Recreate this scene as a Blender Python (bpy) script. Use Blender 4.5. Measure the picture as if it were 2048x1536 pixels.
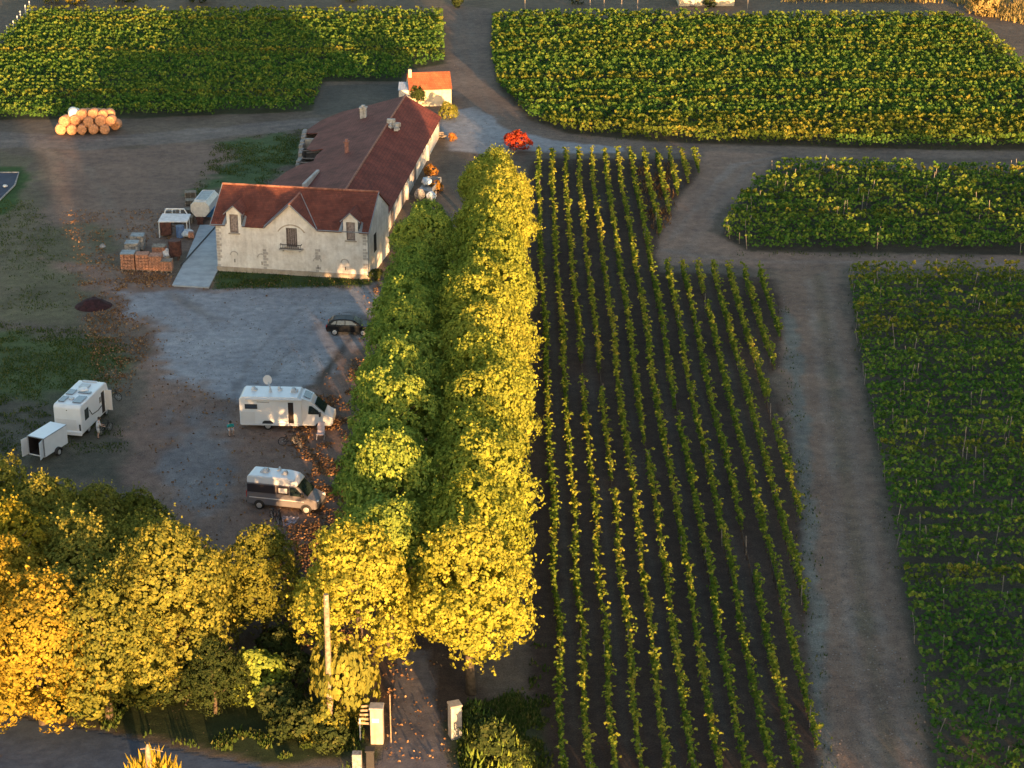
import bpy, bmesh, math, random
import numpy as np
from mathutils import Vector, Matrix
R = math.radians
S = bpy.context.scene
for o in list(bpy.data.objects): bpy.data.objects.remove(o)
COL = S.collection

# ------------------------------------------------------------ camera, sky, sun, exposure
CAM_H, PITCH, FPX = 66.0, R(22.5), 4100.0          # FPX: focal length in pixels of the 2048 px photo
cd = bpy.data.cameras.new('camera'); cam = bpy.data.objects.new('camera', cd); COL.objects.link(cam)
cam.location = (0, 0, CAM_H); cam.rotation_euler = (R(90) - PITCH, 0, 0)
cd.sensor_width = 36; cd.lens = FPX/2048*36; cd.clip_start = 1; cd.clip_end = 4000
S.camera = cam
SUN_EL, SUN_AZ = 4.0, 17.5                            # degrees; azimuth measured from -Y (behind the camera) towards +X
w = bpy.data.worlds.new('World'); S.world = w; w.use_nodes = True
nt = w.node_tree; nt.nodes.clear()
sky = nt.nodes.new('ShaderNodeTexSky'); sky.sky_type = 'NISHITA'; sky.sun_disc = False
sky.sun_elevation = R(SUN_EL); sky.sun_rotation = R(180 - SUN_AZ); sky.air_density = 1.0; sky.dust_density = 1.6; sky.ozone_density = 1.2
bg = nt.nodes.new('ShaderNodeBackground'); bg.inputs[1].default_value = 0.15
wo = nt.nodes.new('ShaderNodeOutputWorld')
nt.links.new(sky.outputs[0], bg.inputs[0]); nt.links.new(bg.outputs[0], wo.inputs[0])
sd = bpy.data.lights.new('sun', 'SUN'); sd.energy = 4.0; sd.angle = R(0.5); sd.color = (1.0, 0.55, 0.23)
sun = bpy.data.objects.new('sun', sd); COL.objects.link(sun)
sv = Vector((math.sin(R(SUN_AZ))*math.cos(R(SUN_EL)), -math.cos(R(SUN_AZ))*math.cos(R(SUN_EL)), math.sin(R(SUN_EL))))
sun.rotation_euler = sv.to_track_quat('Z', 'Y').to_euler()
S.view_settings.view_transform = 'Standard'; S.view_settings.look = 'None'; S.view_settings.gamma = 1
S.view_settings.use_curve_mapping = False; S.view_settings.exposure = 2.2
S.render.engine = 'CYCLES'
S.cycles.max_bounces = 5; S.cycles.diffuse_bounces = 3; S.cycles.transparent_max_bounces = 6

# ------------------------------------------------------------ photo pixel -> place on the ground (or at height z)
cp, sp = math.cos(PITCH), math.sin(PITCH)
def ray(u, v):
    a, b = (u - 1024)/FPX, (v - 768)/FPX
    return np.array([a, cp - b*sp, -sp - b*cp])
def G(u, v, z=0.0):
    d = ray(u, v); t = (z - CAM_H)/d[2]
    return (d[0]*t, d[1]*t, z)
def GP(pts): return np.array([G(u, v)[:2] for u, v in pts])

# ------------------------------------------------------------ helpers
def lin(r, g, b): return tuple((c/255/12.92 if c <= 10 else ((c/255 + .055)/1.055)**2.4) for c in (r, g, b))
def tag(o, label=None, cat=None, group=None, kind=None):
    if label: o['label'] = label
    if cat: o['category'] = cat
    if group: o['group'] = group
    if kind: o['kind'] = kind
    return o
def empty(name, loc, rz=0.0):
    o = bpy.data.objects.new(name, None); COL.objects.link(o); o.location = loc; o.rotation_euler = (0, 0, rz)
    o.empty_display_size = .3
    return o
def copy_tree(o, parent=None):
    c = o.copy(); COL.objects.link(c)
    if parent is not None: c.parent = parent
    for ch in o.children: copy_tree(ch, c)
    return c
class MB:
    def __init__(s): s.v = []; s.f = []; s.mi = []
    def add(s, vs, fs, m=0):
        b = len(s.v); s.v += [tuple(map(float, p)) for p in vs]
        for f in fs: s.f.append([b + i for i in f]); s.mi.append(m)
    def box(s, c, d, rz=0, m=0, taper=1.0, rx=0):
        x, y, z = (k/2 for k in d); vs = []
        for k, (a, b, e) in enumerate([(-1,-1,-1),(1,-1,-1),(1,1,-1),(-1,1,-1),(-1,-1,1),(1,-1,1),(1,1,1),(-1,1,1)]):
            t = taper if e > 0 else 1
            px, py, pz = a*x*t, b*y*t, e*z
            if rx: py, pz = py*math.cos(rx) - pz*math.sin(rx), py*math.sin(rx) + pz*math.cos(rx)
            vs.append((c[0] + px*math.cos(rz) - py*math.sin(rz), c[1] + px*math.sin(rz) + py*math.cos(rz), c[2] + pz))
        s.add(vs, [(0,3,2,1),(4,5,6,7),(0,1,5,4),(1,2,6,5),(2,3,7,6),(3,0,4,7)], m)
    def tube(s, pts, rad, n=8, m=0, cap=True):
        pts = [Vector(p) for p in pts]
        if not hasattr(rad, '__len__'): rad = [rad]*len(pts)
        rings = []
        for i, p in enumerate(pts):
            d = (pts[min(i+1, len(pts)-1)] - pts[max(i-1, 0)]).normalized()
            a = d.orthogonal().normalized() if i == 0 else (pa - d*pa.dot(d)).normalized()
            pa = a; b = d.cross(a)
            rings.append([p + (a*math.cos(t) + b*math.sin(t))*rad[i] for t in [2*math.pi*k/n for k in range(n)]])
        s.loft(rings, m, cap)
    def loft(s, rings, m=0, cap=True):
        n = len(rings[0]); b = len(s.v)
        for r in rings: s.v += [tuple(map(float, p)) for p in r]
        for i in range(len(rings)-1):
            for k in range(n):
                s.f.append([b+i*n+k, b+i*n+(k+1)%n, b+(i+1)*n+(k+1)%n, b+(i+1)*n+k]); s.mi.append(m)
        if cap:
            s.f.append([b + k for k in range(n)][::-1]); s.mi.append(m)
            s.f.append([b + (len(rings)-1)*n + k for k in range(n)]); s.mi.append(m)
    def slab(s, poly, n, th, m=0):
        """planar polygon given in 3-D, thickened by th along -n"""
        k = len(poly); n = Vector(n).normalized()
        low = [Vector(p) - n*th for p in poly]
        s.add(list(poly) + low, [list(range(k)), [k + i for i in range(k)][::-1]] + [(i, k+i, k+(i+1)%k, (i+1)%k) for i in range(k)], m)
    def ball(s, c, r, n=10, m=0, sz=1.0, jit=0, rnd=None):
        rings = []
        for i in range(n//2 + 1):
            ph = math.pi*i/(n//2); q = max(math.sin(ph), .02)
            rings.append([(c[0] + r*q*math.cos(t)*(1+(rnd.uniform(-jit, jit) if jit else 0)), c[1] + r*q*math.sin(t)*(1+(rnd.uniform(-jit, jit) if jit else 0)), c[2] - r*sz*math.cos(ph)) for t in [2*math.pi*k/n for k in range(n)]])
        s.loft(rings, m, True)
    def build(s, name, mats, parent=None, smooth=False, loc=None, bevel=0, fix=True):
        me = bpy.data.meshes.new(name); me.from_pydata(s.v, [], s.f)
        mats = mats if isinstance(mats, (list, tuple)) else [mats]
        for m in mats: me.materials.append(m)
        me.polygons.foreach_set('material_index', s.mi)
        if fix:
            bm = bmesh.new(); bm.from_mesh(me); bmesh.ops.recalc_face_normals(bm, faces=bm.faces)
            big = [f for f in bm.faces if len(f.verts) > 4]
            if big: bmesh.ops.triangulate(bm, faces=big)
            bm.to_mesh(me); bm.free()
        if smooth: me.polygons.foreach_set('use_smooth', [True]*len(me.polygons))
        me.update()
        o = bpy.data.objects.new(name, me); COL.objects.link(o)
        if parent: o.parent = parent
        if loc: o.location = loc
        if bevel:
            b = o.modifiers.new('bevel', 'BEVEL'); b.width = bevel; b.segments = 2; b.limit_method = 'ANGLE'
        return o

# ------------------------------------------------------------ materials
MATS = {}
def nodes(name):
    m = bpy.data.materials.new(name); m.use_nodes = True; MATS[name] = m
    n = m.node_tree.nodes; b = n['Principled BSDF']; return m, n, m.node_tree.links, b
def noise(n, l, scale, detail=4, coord='Object', rough=.6, vec=None):
    t = n.new('ShaderNodeTexNoise'); t.inputs['Scale'].default_value = scale; t.inputs['Detail'].default_value = detail; t.inputs['Roughness'].default_value = rough
    if vec is None:
        tc = n.new('ShaderNodeTexCoord'); vec = tc.outputs[coord]
    l.new(vec, t.inputs['Vector']); return t
def ramp(n, l, src, stops):
    r = n.new('ShaderNodeValToRGB'); e = r.color_ramp.elements
    while len(e) < len(stops): e.new(.5)
    for k, (p, c) in enumerate(stops): e[k].position = p; e[k].color = (*c, 1) if len(c) == 3 else c
    l.new(src, r.inputs[0]); return r
def mix(n, l, fac, a, b, mode='MIX'):
    m = n.new('ShaderNodeMix'); m.data_type = 'RGBA'; m.blend_type = mode
    for s_, v in ((0, fac), (6, a), (7, b)):
        if isinstance(v, (int, float)): m.inputs[s_].default_value = v
        elif isinstance(v, tuple): m.inputs[s_].default_value = (*v, 1)[:4]
        else: l.new(v, m.inputs[s_])
    return m.outputs[2]
def bump(n, l, b, h, strength=.3, dist=.05):
    k = n.new('ShaderNodeBump'); k.inputs['Strength'].default_value = strength; k.inputs['Distance'].default_value = dist
    l.new(h, k.inputs['Height']); l.new(k.outputs[0], b.inputs['Normal'])
def plain(name, c, rough=.6, metal=0.0, var=.12, scale=3, spec=.4, c2=None, bs=0):
    m, n, l, b = nodes(name)
    t = noise(n, l, scale, 5)
    c2 = c2 or tuple(k*(1 - 2*var) for k in c); c1 = tuple(min(k*(1 + var), 1) for k in c)
    r = ramp(n, l, t.outputs[0], [(.32, c2), (.66, c1)])
    l.new(r.outputs[0], b.inputs['Base Color']); b.inputs['Roughness'].default_value = rough; b.inputs['Metallic'].default_value = metal
    b.inputs['Specular IOR Level'].default_value = spec
    if bs:
        t2 = noise(n, l, scale*8, 3); bump(n, l, b, t2.outputs[0], bs, .02)
    return m
def glass(name, c=(.015, .02, .025), rough=.06):
    m, n, l, b = nodes(name); b.inputs['Base Color'].default_value = (*c, 1); b.inputs['Roughness'].default_value = rough
    b.inputs['Specular IOR Level'].default_value = .8; b.inputs['Coat Weight'].default_value = .5
    t = noise(n, l, 2, 2); bump(n, l, b, t.outputs[0], .03, .02); return m
def leaf_mat(name, c1, c2, c3=None, tr=.3, objvar=.25):
    """leaf colours picked per leaf by the face attribute 'tint'; a little varied per tree"""
    m, n, l, b = nodes(name)
    a = n.new('ShaderNodeAttribute'); a.attribute_name = 'tint'
    st = [(0.0, c1), (.65, c2), (1.0, c3 or c2)]
    r = ramp(n, l, a.outputs['Fac'], st)
    oi = n.new('ShaderNodeObjectInfo')
    mr = n.new('ShaderNodeMapRange'); mr.inputs[3].default_value = 1 - objvar; mr.inputs[4].default_value = 1 + objvar; l.new(oi.outputs['Random'], mr.inputs[0])
    hs = n.new('ShaderNodeHueSaturation'); hs.inputs['Hue'].default_value = .5
    mh = n.new('ShaderNodeMapRange'); mh.inputs[3].default_value = .515; mh.inputs[4].default_value = .49; l.new(oi.outputs['Random'], mh.inputs[0])
    l.new(mh.outputs[0], hs.inputs['Hue']); l.new(mr.outputs[0], hs.inputs['Value']); l.new(r.outputs[0], hs.inputs['Color'])
    d = n.new('ShaderNodeBsdfDiffuse'); t = n.new('ShaderNodeBsdfTranslucent'); ms = n.new('ShaderNodeMixShader'); ms.inputs[0].default_value = tr
    l.new(hs.outputs[0], d.inputs[0]); l.new(hs.outputs[0], t.inputs[0]); l.new(d.outputs[0], ms.inputs[1]); l.new(t.outputs[0], ms.inputs[2])
    n.remove(b); l.new(ms.outputs[0], n['Material Output'].inputs[0]); return m

def ground_mat(name, grain=1.0, rough=.95, bstr=.6, fleck=(.22, .16, .10), streak=False):
    m, n, l, b = nodes(name)
    a = n.new('ShaderNodeAttribute'); a.attribute_name = 'base'
    ge = n.new('ShaderNodeNewGeometry'); P = ge.outputs['Position']
    n1 = noise(n, l, .12, 6, vec=P, rough=.65); n2 = noise(n, l, 1.1, 6, vec=P, rough=.7); n3 = noise(n, l, 9.0, 5, vec=P, rough=.85)
    r1 = ramp(n, l, n1.outputs[0], [(.3, (.72, .72, .74)), (.7, (1.22, 1.2, 1.16))])
    r2 = ramp(n, l, n2.outputs[0], [(.3, (.70, .70, .72)), (.7, (1.28, 1.26, 1.22))])
    r3 = ramp(n, l, n3.outputs[0], [(.3, (1-.5*grain,)*3), (.7, (1+.5*grain,)*3)])
    c = mix(n, l, 1.0, a.outputs['Color'], r1.outputs[0], 'MULTIPLY')
    c = mix(n, l, 1.0, c, r2.outputs[0], 'MULTIPLY'); c = mix(n, l, 1.0, c, r3.outputs[0], 'MULTIPLY')
    v = n.new('ShaderNodeTexVoronoi'); v.inputs['Scale'].default_value = 2.3; l.new(P, v.inputs['Vector'])
    rv = ramp(n, l, v.outputs['Distance'], [(.0, (1, 1, 1)), (.10, (1, 1, 1)), (.16, (0, 0, 0))])
    n4 = noise(n, l, .35, 3, vec=P); rn = ramp(n, l, n4.outputs[0], [(.5, (0, 0, 0)), (.62, (.55, .55, .55))])
    mk = mix(n, l, 1.0, rv.outputs[0], rn.outputs[0], 'MULTIPLY')
    c = mix(n, l, mk, c, fleck)
    l.new(c, b.inputs['Base Color']); b.inputs['Roughness'].default_value = rough; b.inputs['Specular IOR Level'].default_value = .15
    ad = n.new('ShaderNodeMath'); ad.operation = 'ADD'; l.new(n2.outputs[0], ad.inputs[0])
    mu = n.new('ShaderNodeMath'); mu.operation = 'MULTIPLY'; mu.inputs[1].default_value = .5; l.new(n3.outputs[0], mu.inputs[0]); l.new(mu.outputs[0], ad.inputs[1])
    bump(n, l, b, ad.outputs[0], bstr, .12); return m
M = MATS
ground_mat('soil', 1.25); ground_mat('gravel', .55, .9, .35, (.26, .26, .28)); ground_mat('asphalt', .3, .8, .2, (.09, .09, .10)); ground_mat('concrete_slab', .15, .85, .15, (.2, .2, .2))

# leaf colours; the sunlit copies have the low sun's yellow mixed in
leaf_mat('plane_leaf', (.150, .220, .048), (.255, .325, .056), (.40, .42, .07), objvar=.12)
leaf_mat('sunny_leaf', (.19, .21, .034), (.32, .325, .044), (.45, .42, .06), objvar=.08)  # avenue leaf yellowed for the lit trees: sunlight put into the colour
leaf_mat('sunlit_side_leaf', (.165, .200, .036), (.295, .320, .046), (.43, .41, .06), objvar=.08)  # milder yellowed copy for the right row, sunlight in the colour
leaf_mat('gold_leaf', (.12, .14, .032), (.235, .225, .042), (.37, .315, .06), objvar=.24)
leaf_mat('orange_leaf', (.18, .16, .025), (.33, .26, .032), (.45, .31, .04), objvar=.14)
leaf_mat('vine_leaf', (.046, .105, .024), (.098, .180, .034), (.22, .27, .045), objvar=.06)
leaf_mat('sunlit_stripe_leaf', (.07, .125, .022), (.165, .215, .03), (.33, .31, .045), objvar=.10)  # vine leaf yellowed, tips brightened: sunlight put into the colour
leaf_mat('vine_leaf_yellow', (.06, .10, .02), (.13, .17, .028), (.26, .24, .04), objvar=.10)
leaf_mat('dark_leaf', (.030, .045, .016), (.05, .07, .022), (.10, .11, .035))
leaf_mat('red_leaf', (.30, .02, .02), (.50, .035, .03), (.60, .10, .04))
leaf_mat('copper_leaf', (.25, .10, .02), (.42, .18, .04), (.5, .25, .07))
leaf_mat('fallen_leaf', (.13, .075, .045), (.25, .13, .065), (.40, .25, .14), tr=.15)
leaf_mat('grass_blade', (.03, .055, .014), (.055, .085, .02), (.12, .12, .04), tr=.2)
leaf_mat('straw_grass', (.25, .18, .07), (.36, .26, .10), (.45, .33, .14), tr=.2)
leaf_mat('shade_leaf', (.03,.05,.014),(.05,.08,.02),(.09,.12,.03))
plain('bark', (.10, .075, .05), .9, var=.3, scale=4, bs=.5)
plain('pole_wood', (.30, .23, .16), .85, var=.25, scale=5, bs=.3)
plain('vine_wood', (.07, .05, .035), .9, var=.3, scale=6)
plain('stake_wood', (.24, .21, .18), .8, var=.3, scale=5)

# ------------------------------------------------------------ ground colour: areas drawn in photo pixels, laid on the ground
rng = np.random.default_rng(7)
def vnoise(x, y, sc, seed=0):
    """cheap smooth value noise"""
    x = x/sc + 37.1*seed + 1000; y = y/sc + 91.7*seed + 1000
    xi = np.floor(x).astype(np.int64); yi = np.floor(y).astype(np.int64); fx = x - xi; fy = y - yi
    fx = fx*fx*(3-2*fx); fy = fy*fy*(3-2*fy)
    def h(a, b):
        k = (a*374761393 + b*668265263 + seed*1442695) & 0x7fffffff
        k = ((k ^ (k >> 13))*1274126177) & 0x7fffffff
        return ((k ^ (k >> 16)) & 0xffff)/65535.0
    return (h(xi, yi)*(1-fx)+h(xi+1, yi)*fx)*(1-fy) + (h(xi, yi+1)*(1-fx)+h(xi+1, yi+1)*fx)*fy
def sdf(poly, x, y):
    """signed distance (positive inside)"""
    d = np.full(x.shape, 1e18); ins = np.zeros(x.shape, bool); n = len(poly)
    for i in range(n):
        ax, ay = poly[i]; bx, by = poly[(i+1) % n]
        ex, ey = bx-ax, by-ay; L = ex*ex+ey*ey + 1e-9
        t = np.clip(((x-ax)*ex + (y-ay)*ey)/L, 0, 1)
        d = np.minimum(d, (x-ax-t*ex)**2 + (y-ay-t*ey)**2)
        c = ((ay > y) != (by > y)) & (x < (bx-ax)*(y-ay)/(by-ay+1e-12) + ax)
        ins ^= c
    d = np.sqrt(d); return np.where(ins, d, -d)
YARD = [(350, 577), (430, 580), (560, 573), (745, 566), (760, 600), (735, 640), (720, 700), (640, 770), (560, 800), (480, 800), (400, 775), (345, 730), (320, 660), (250, 600), (235, 575)]
DIRT_YARD = [(100, 520), (250, 540), (430, 560), (760, 560), (740, 700), (700, 900), (680, 1050), (640, 1180), (430, 1130), (300, 990), (240, 960), (250, 860), (290, 760), (300, 690), (160, 560)]
LANE = [(1560, 540), (1690, 525), (1700, 700), (1735, 880), (1775, 1080), (1805, 1240), (1850, 1500), (1880, 1640), (1650, 1640), (1637, 1536), (1612, 1240), (1604, 1020), (1580, 860), (1552, 740), (1563, 600)]
CROSS = [(1400, 300), (1560, 310), (1540, 330), (1460, 400), (1425, 465), (1490, 503), (2300, 518), (2300, 540), (1690, 532), (1560, 545), (1500, 535), (1320, 530), (1300, 480), (1330, 430), (1390, 350)]
FAR_TRACK = [(1030, 250), (1110, 262), (1300, 285), (1700, 298), (2300, 305), (2300, 320), (1560, 316), (1230, 305), (1050, 300), (1000, 290)]
PATH = [(880, 250), (900, 222), (950, 212), (985, 235), (1020, 262), (1110, 280), (1245, 296), (1245, 307), (1040, 302), (960, 310), (900, 300)]
BACK_TRACK = [(890, 10), (982, 18), (976, 90), (990, 165), (1045, 235), (1130, 268), (1000, 290), (900, 290), (880, 250), (905, 200), (898, 100)]
ROAD = [(-500, 1370), (0, 1424), (200, 1463), (430, 1515), (560, 1542), (760, 1536), (900, 1536), (1200, 1620), (1200, 1760), (-500, 1600), (-500, 1510), (0, 1514), (0, 1514)]
DRIVE = [(795, 1300), (850, 1300), (872, 1400), (893, 1480), (905, 1560), (735, 1560), (775, 1490), (786, 1400)]
WTRACK = [(-200, 262), (0, 262), (150, 275), (280, 268), (420, 256), (600, 238), (640, 235), (640, 255), (500, 270), (300, 290), (180, 300), (60, 296), (-200, 290)]
VINES_A = [(1062, 318), (1395, 318), (1398, 352), (1362, 385), (1335, 440), (1318, 478), (1305, 510), (1320, 545), (1400, 545), (1548, 560), (1560, 610), (1563, 705), (1545, 755), (1575, 860), (1600, 1020), (1610, 1240), (1636, 1536), (1645, 1640), (1060, 1640), (1060, 1400), (1030, 900), (1040, 500)]
VINES_TR = [(985, 36), (1910, 42), (1965, 62), (2060, 150), (2300, 330), (2300, 305), (1900, 300), (1500, 290), (1300, 283), (1140, 268), (1060, 240), (995, 175), (983, 110)]
VINES_TR = [(985, 36), (1910, 42), (1965, 62), (2060, 150), (2240, 260), (2300, 305), (1900, 300), (1500, 290), (1300, 283), (1140, 268), (1060, 240), (995, 175), (983, 110)]
VINES_MR = [(1560, 335), (1700, 342), (2300, 345), (2300, 513), (1900, 508), (1500, 503), (1440, 470), (1480, 405)]
VINES_BR = [(1695, 552), (2300, 560), (2500, 1700), (1900, 1700), (1862, 1500), (1818, 1240), (1788, 1080), (1748, 880), (1716, 700)]
VINES_TL = [(-250, 238), (-250, 170), (-60, 120), (0, 92), (62, 30), (885, 30), (890, 128), (825, 140), (800, 163), (648, 163), (625, 222), (300, 236), (0, 240)]
BASE_SOIL = lin(112, 96, 88)
AREAS = [  # (polygon, colour, edge softness m, edge wobble m)
    ([(-900, 640), (-10, 655), (150, 670), (260, 700), (230, 790), (120, 830), (-900, 820)], (.072, .098, .040), 3.0, 3),
    ([(-900, 300), (70, 305), (110, 420), (60, 640), (-900, 640)], (.135, .120, .080), 3.0, 3),
    ([(-300, 340), (50, 335), (60, 370), (10, 430), (-300, 470)], (.042, .085, .026), 1.0, 1),
    ([(120, 300), (420, 285), (560, 300), (560, 350), (440, 370), (420, 480), (300, 520), (100, 540), (60, 460)], (.180, .130, .105), 3.0, 3),
    ([(430, 285), (610, 258), (590, 330), (520, 375), (440, 372), (380, 400), (480, 320)], (.060, .095, .04), 2.0, 2.5),
    ([(60, 440), (200, 450), (240, 560), (160, 660), (0, 640)], (.120, .112, .070), 3.0, 3),
    ([(-900, 780), (230, 800), (300, 900), (330, 1000), (150, 960), (-900, 960)], (.085, .078, .060), 2.5, 2),
    (DIRT_YARD, (.200, .135, .108), 2.5, 2.5),
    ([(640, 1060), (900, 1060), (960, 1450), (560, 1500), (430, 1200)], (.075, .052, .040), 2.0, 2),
    (YARD, (.275, .28, .305), 2.2, 2.5),
    ([(330, 820), (420, 800), (470, 900), (430, 1010), (350, 1000)], (.175, .165, .170), 3.0, 3),
    (WTRACK, (.160, .138, .125), .9, .8),
    ([(435, 540), (745, 560), (742, 572), (425, 578)], (.045, .075, .026), .5, .5),
    (BACK_TRACK, (.15, .118, .098), 1.0, 1),
    (FAR_TRACK, (.155, .125, .105), .8, .6),
    (PATH, (.24, .25, .27), .7, .6),
    (CROSS, (.215, .155, .122), 1.0, 1.2),
    (LANE, (.185, .133, .102), 1.2, 1.2),
    ([(1566, 620), (1590, 640), (1625, 860), (1640, 1240), (1680, 1640), (1640, 1640), (1600, 1240), (1585, 900)], (.150, .150, .135), .6, .8),
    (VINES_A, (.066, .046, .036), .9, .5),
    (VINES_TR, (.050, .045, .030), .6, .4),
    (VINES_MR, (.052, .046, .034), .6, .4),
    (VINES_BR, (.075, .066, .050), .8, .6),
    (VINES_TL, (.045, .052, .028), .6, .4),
    ([(640, 172), (820, 165), (800, 205), (640, 232), (625, 226)], (.085, .080, .068), 1.0, 1),
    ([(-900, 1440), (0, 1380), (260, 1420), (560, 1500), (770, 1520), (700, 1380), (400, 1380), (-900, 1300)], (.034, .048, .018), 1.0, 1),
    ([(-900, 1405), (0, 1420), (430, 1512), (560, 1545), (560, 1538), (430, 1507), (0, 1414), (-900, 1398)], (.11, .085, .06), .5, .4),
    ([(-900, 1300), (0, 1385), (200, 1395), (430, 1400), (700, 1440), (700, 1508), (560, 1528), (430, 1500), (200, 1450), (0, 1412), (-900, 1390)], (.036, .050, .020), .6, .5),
    (ROAD, (.070, .095, .140), .25, .2),
    (DRIVE, (.135, .125, .135), .35, .3),
    ([(893, 1440), (1080, 1400), (1120, 1600), (910, 1600)], (.055, .062, .030), .8, .7),
]
AREAS = [(GP(p), np.array(c), s, wv) for p, c, s, wv in AREAS]
RUTS = [([(1618, 560), (1650, 800), (1672, 1000), (1700, 1250), (1765, 1600)], .45, (.20, .175, .155), .5), ([(1652, 545), (1690, 800), (1722, 1000), (1762, 1250), (1835, 1600)], .45, (.19, .165, .145), .45), ([(1636, 552), (1671, 800), (1697, 1000), (1731, 1250), (1800, 1600)], .6, (.085, .085, .055), .4),
 ([(1330, 500), (1400, 512), (1560, 524), (2100, 528)], .4, (.22, .19, .17), .5), ([(1340, 480), (1420, 380), (1470, 330), (1560, 312)], .5, (.22, .19, .17), .5), ([(1375, 500), (1450, 400), (1500, 335), (1600, 314)], .5, (.21, .18, .16), .4),
 ([(-100, 282), (100, 284), (300, 276), (500, 256), (640, 243)], .4, (.22, .19, .17), .5), ([(60, 290), (180, 340), (230, 430), (260, 520), (330, 580), (430, 640)], .8, (.19, .155, .13), .45), ([(100, 300), (120, 400), (180, 500), (260, 570)], .7, (.18, .15, .125), .4),
 ([(430, 1120), (470, 900), (560, 720), (650, 640)], .3, (.15, .13, .125), .4), ([(380, 1100), (420, 900), (500, 720), (600, 620)], .3, (.15, .13, .125), .4), ([(690, 850), (640, 760), (690, 690), (740, 640)], .5, (.08, .065, .055), .6), ([(560, 790), (640, 770), (660, 730), (690, 700)], .35, (.07, .06, .05), .7), ([(740, 640), (700, 625), (650, 632)], .3, (.08, .07, .065), .5),
 ([(815, 1330), (818, 1420), (805, 1500), (790, 1560)], .35, (.16, .145, .15), .5), ([(850, 1330), (860, 1420), (868, 1500), (870, 1560)], .35, (.16, .145, .15), .5), ([(940, 20), (945, 100), (960, 180), (1000, 240)], .5, (.15, .135, .12), .4), ([(915, 20), (918, 100), (930, 180), (960, 230)], .5, (.15, .135, .12), .4)]
RUTS = [(GP(p), w_, np.array(c), k) for p, w_, c, k in RUTS]
SOILC = np.array([.125, .102, .080])
def ground_colour(x, y):
    c = np.empty((len(x), 3)); c[:] = SOILC
    far = np.clip((y - 300)/60, 0, 1)[:, None]; c = c*(1-far) + np.array([.10, .10, .055])*far
    wob = vnoise(x, y, 3.1, 3)*.6 + vnoise(x, y, 1.1, 4)*.4 - .5
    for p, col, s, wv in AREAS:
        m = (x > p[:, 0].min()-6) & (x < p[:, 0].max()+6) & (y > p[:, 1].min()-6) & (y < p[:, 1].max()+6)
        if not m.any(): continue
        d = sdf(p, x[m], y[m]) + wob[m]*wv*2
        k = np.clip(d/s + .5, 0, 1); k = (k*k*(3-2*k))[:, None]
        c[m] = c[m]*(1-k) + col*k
    for p, w_, col, amt in RUTS:
        m = (x > p[:, 0].min()-3) & (x < p[:, 0].max()+3) & (y > p[:, 1].min()-3) & (y < p[:, 1].max()+3)
        if not m.any(): continue
        xx, yy = x[m], y[m]; d = np.full(xx.shape, 1e9)
        for i in range(len(p)-1):
            ax, ay = p[i]; ex, ey = p[i+1]-p[i]; t = np.clip(((xx-ax)*ex+(yy-ay)*ey)/(ex*ex+ey*ey), 0, 1); d = np.minimum(d, np.hypot(xx-ax-t*ex, yy-ay-t*ey))
        d += (vnoise(xx, yy, 2.3, 31) - .5)*.7; k = (np.clip(1.3 - d/w_, 0, 1)*amt*(.5 + vnoise(xx, yy, 4, 32)))[:, None]; k = np.clip(k, 0, 1)
        c[m] = c[m]*(1-k) + col*k
    m = (sdf(GP(VINES_A), x, y) > .3) if len(x) < 400000 else np.zeros(len(x), bool)     # grassier middles between every other pair of rows
    if m.any():
        ph = (x[m] - 2.95)/1.49; k = np.exp(-((ph % 1 - .5)/.22)**2)*np.where(np.floor(ph) % 2 == 0, .55, .2)*(.5 + vnoise(x[m], y[m], 5, 41)); k = np.clip(k, 0, 1)[:, None]; c[m] = c[m]*(1-k) + np.array([.085, .078, .068])*k
    return c
def colour_attr(me):
    co = np.empty(len(me.vertices)*3); me.vertices.foreach_get('co', co); co = co.reshape(-1, 3)
    c = ground_colour(co[:, 0], co[:, 1]); a = me.attributes.new('base', 'FLOAT_COLOR', 'POINT')
    a.data.foreach_set('color', np.concatenate([c, np.ones((len(c), 1))], 1).astype(np.float32).ravel())
def mesh_np(name, v, f, mat, smooth=False):
    me = bpy.data.meshes.new(name); n = len(v); k = f.shape[1]
    me.vertices.add(n); me.vertices.foreach_set('co', np.asarray(v, np.float32).ravel())
    me.loops.add(len(f)*k); me.loops.foreach_set('vertex_index', f.astype(np.int32).ravel())
    me.polygons.add(len(f)); me.polygons.foreach_set('loop_start', (np.arange(len(f))*k).astype(np.int32)); me.polygons.foreach_set('loop_total', np.full(len(f), k, np.int32))
    if smooth: me.polygons.foreach_set('use_smooth', np.ones(len(f), bool))
    me.update(calc_edges=True); me.validate()
    if mat: me.materials.append(mat)
    return me
def link(name, me, parent=None):
    o = bpy.data.objects.new(name, me); COL.objects.link(o)
    if parent: o.parent = parent
    return o
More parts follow.
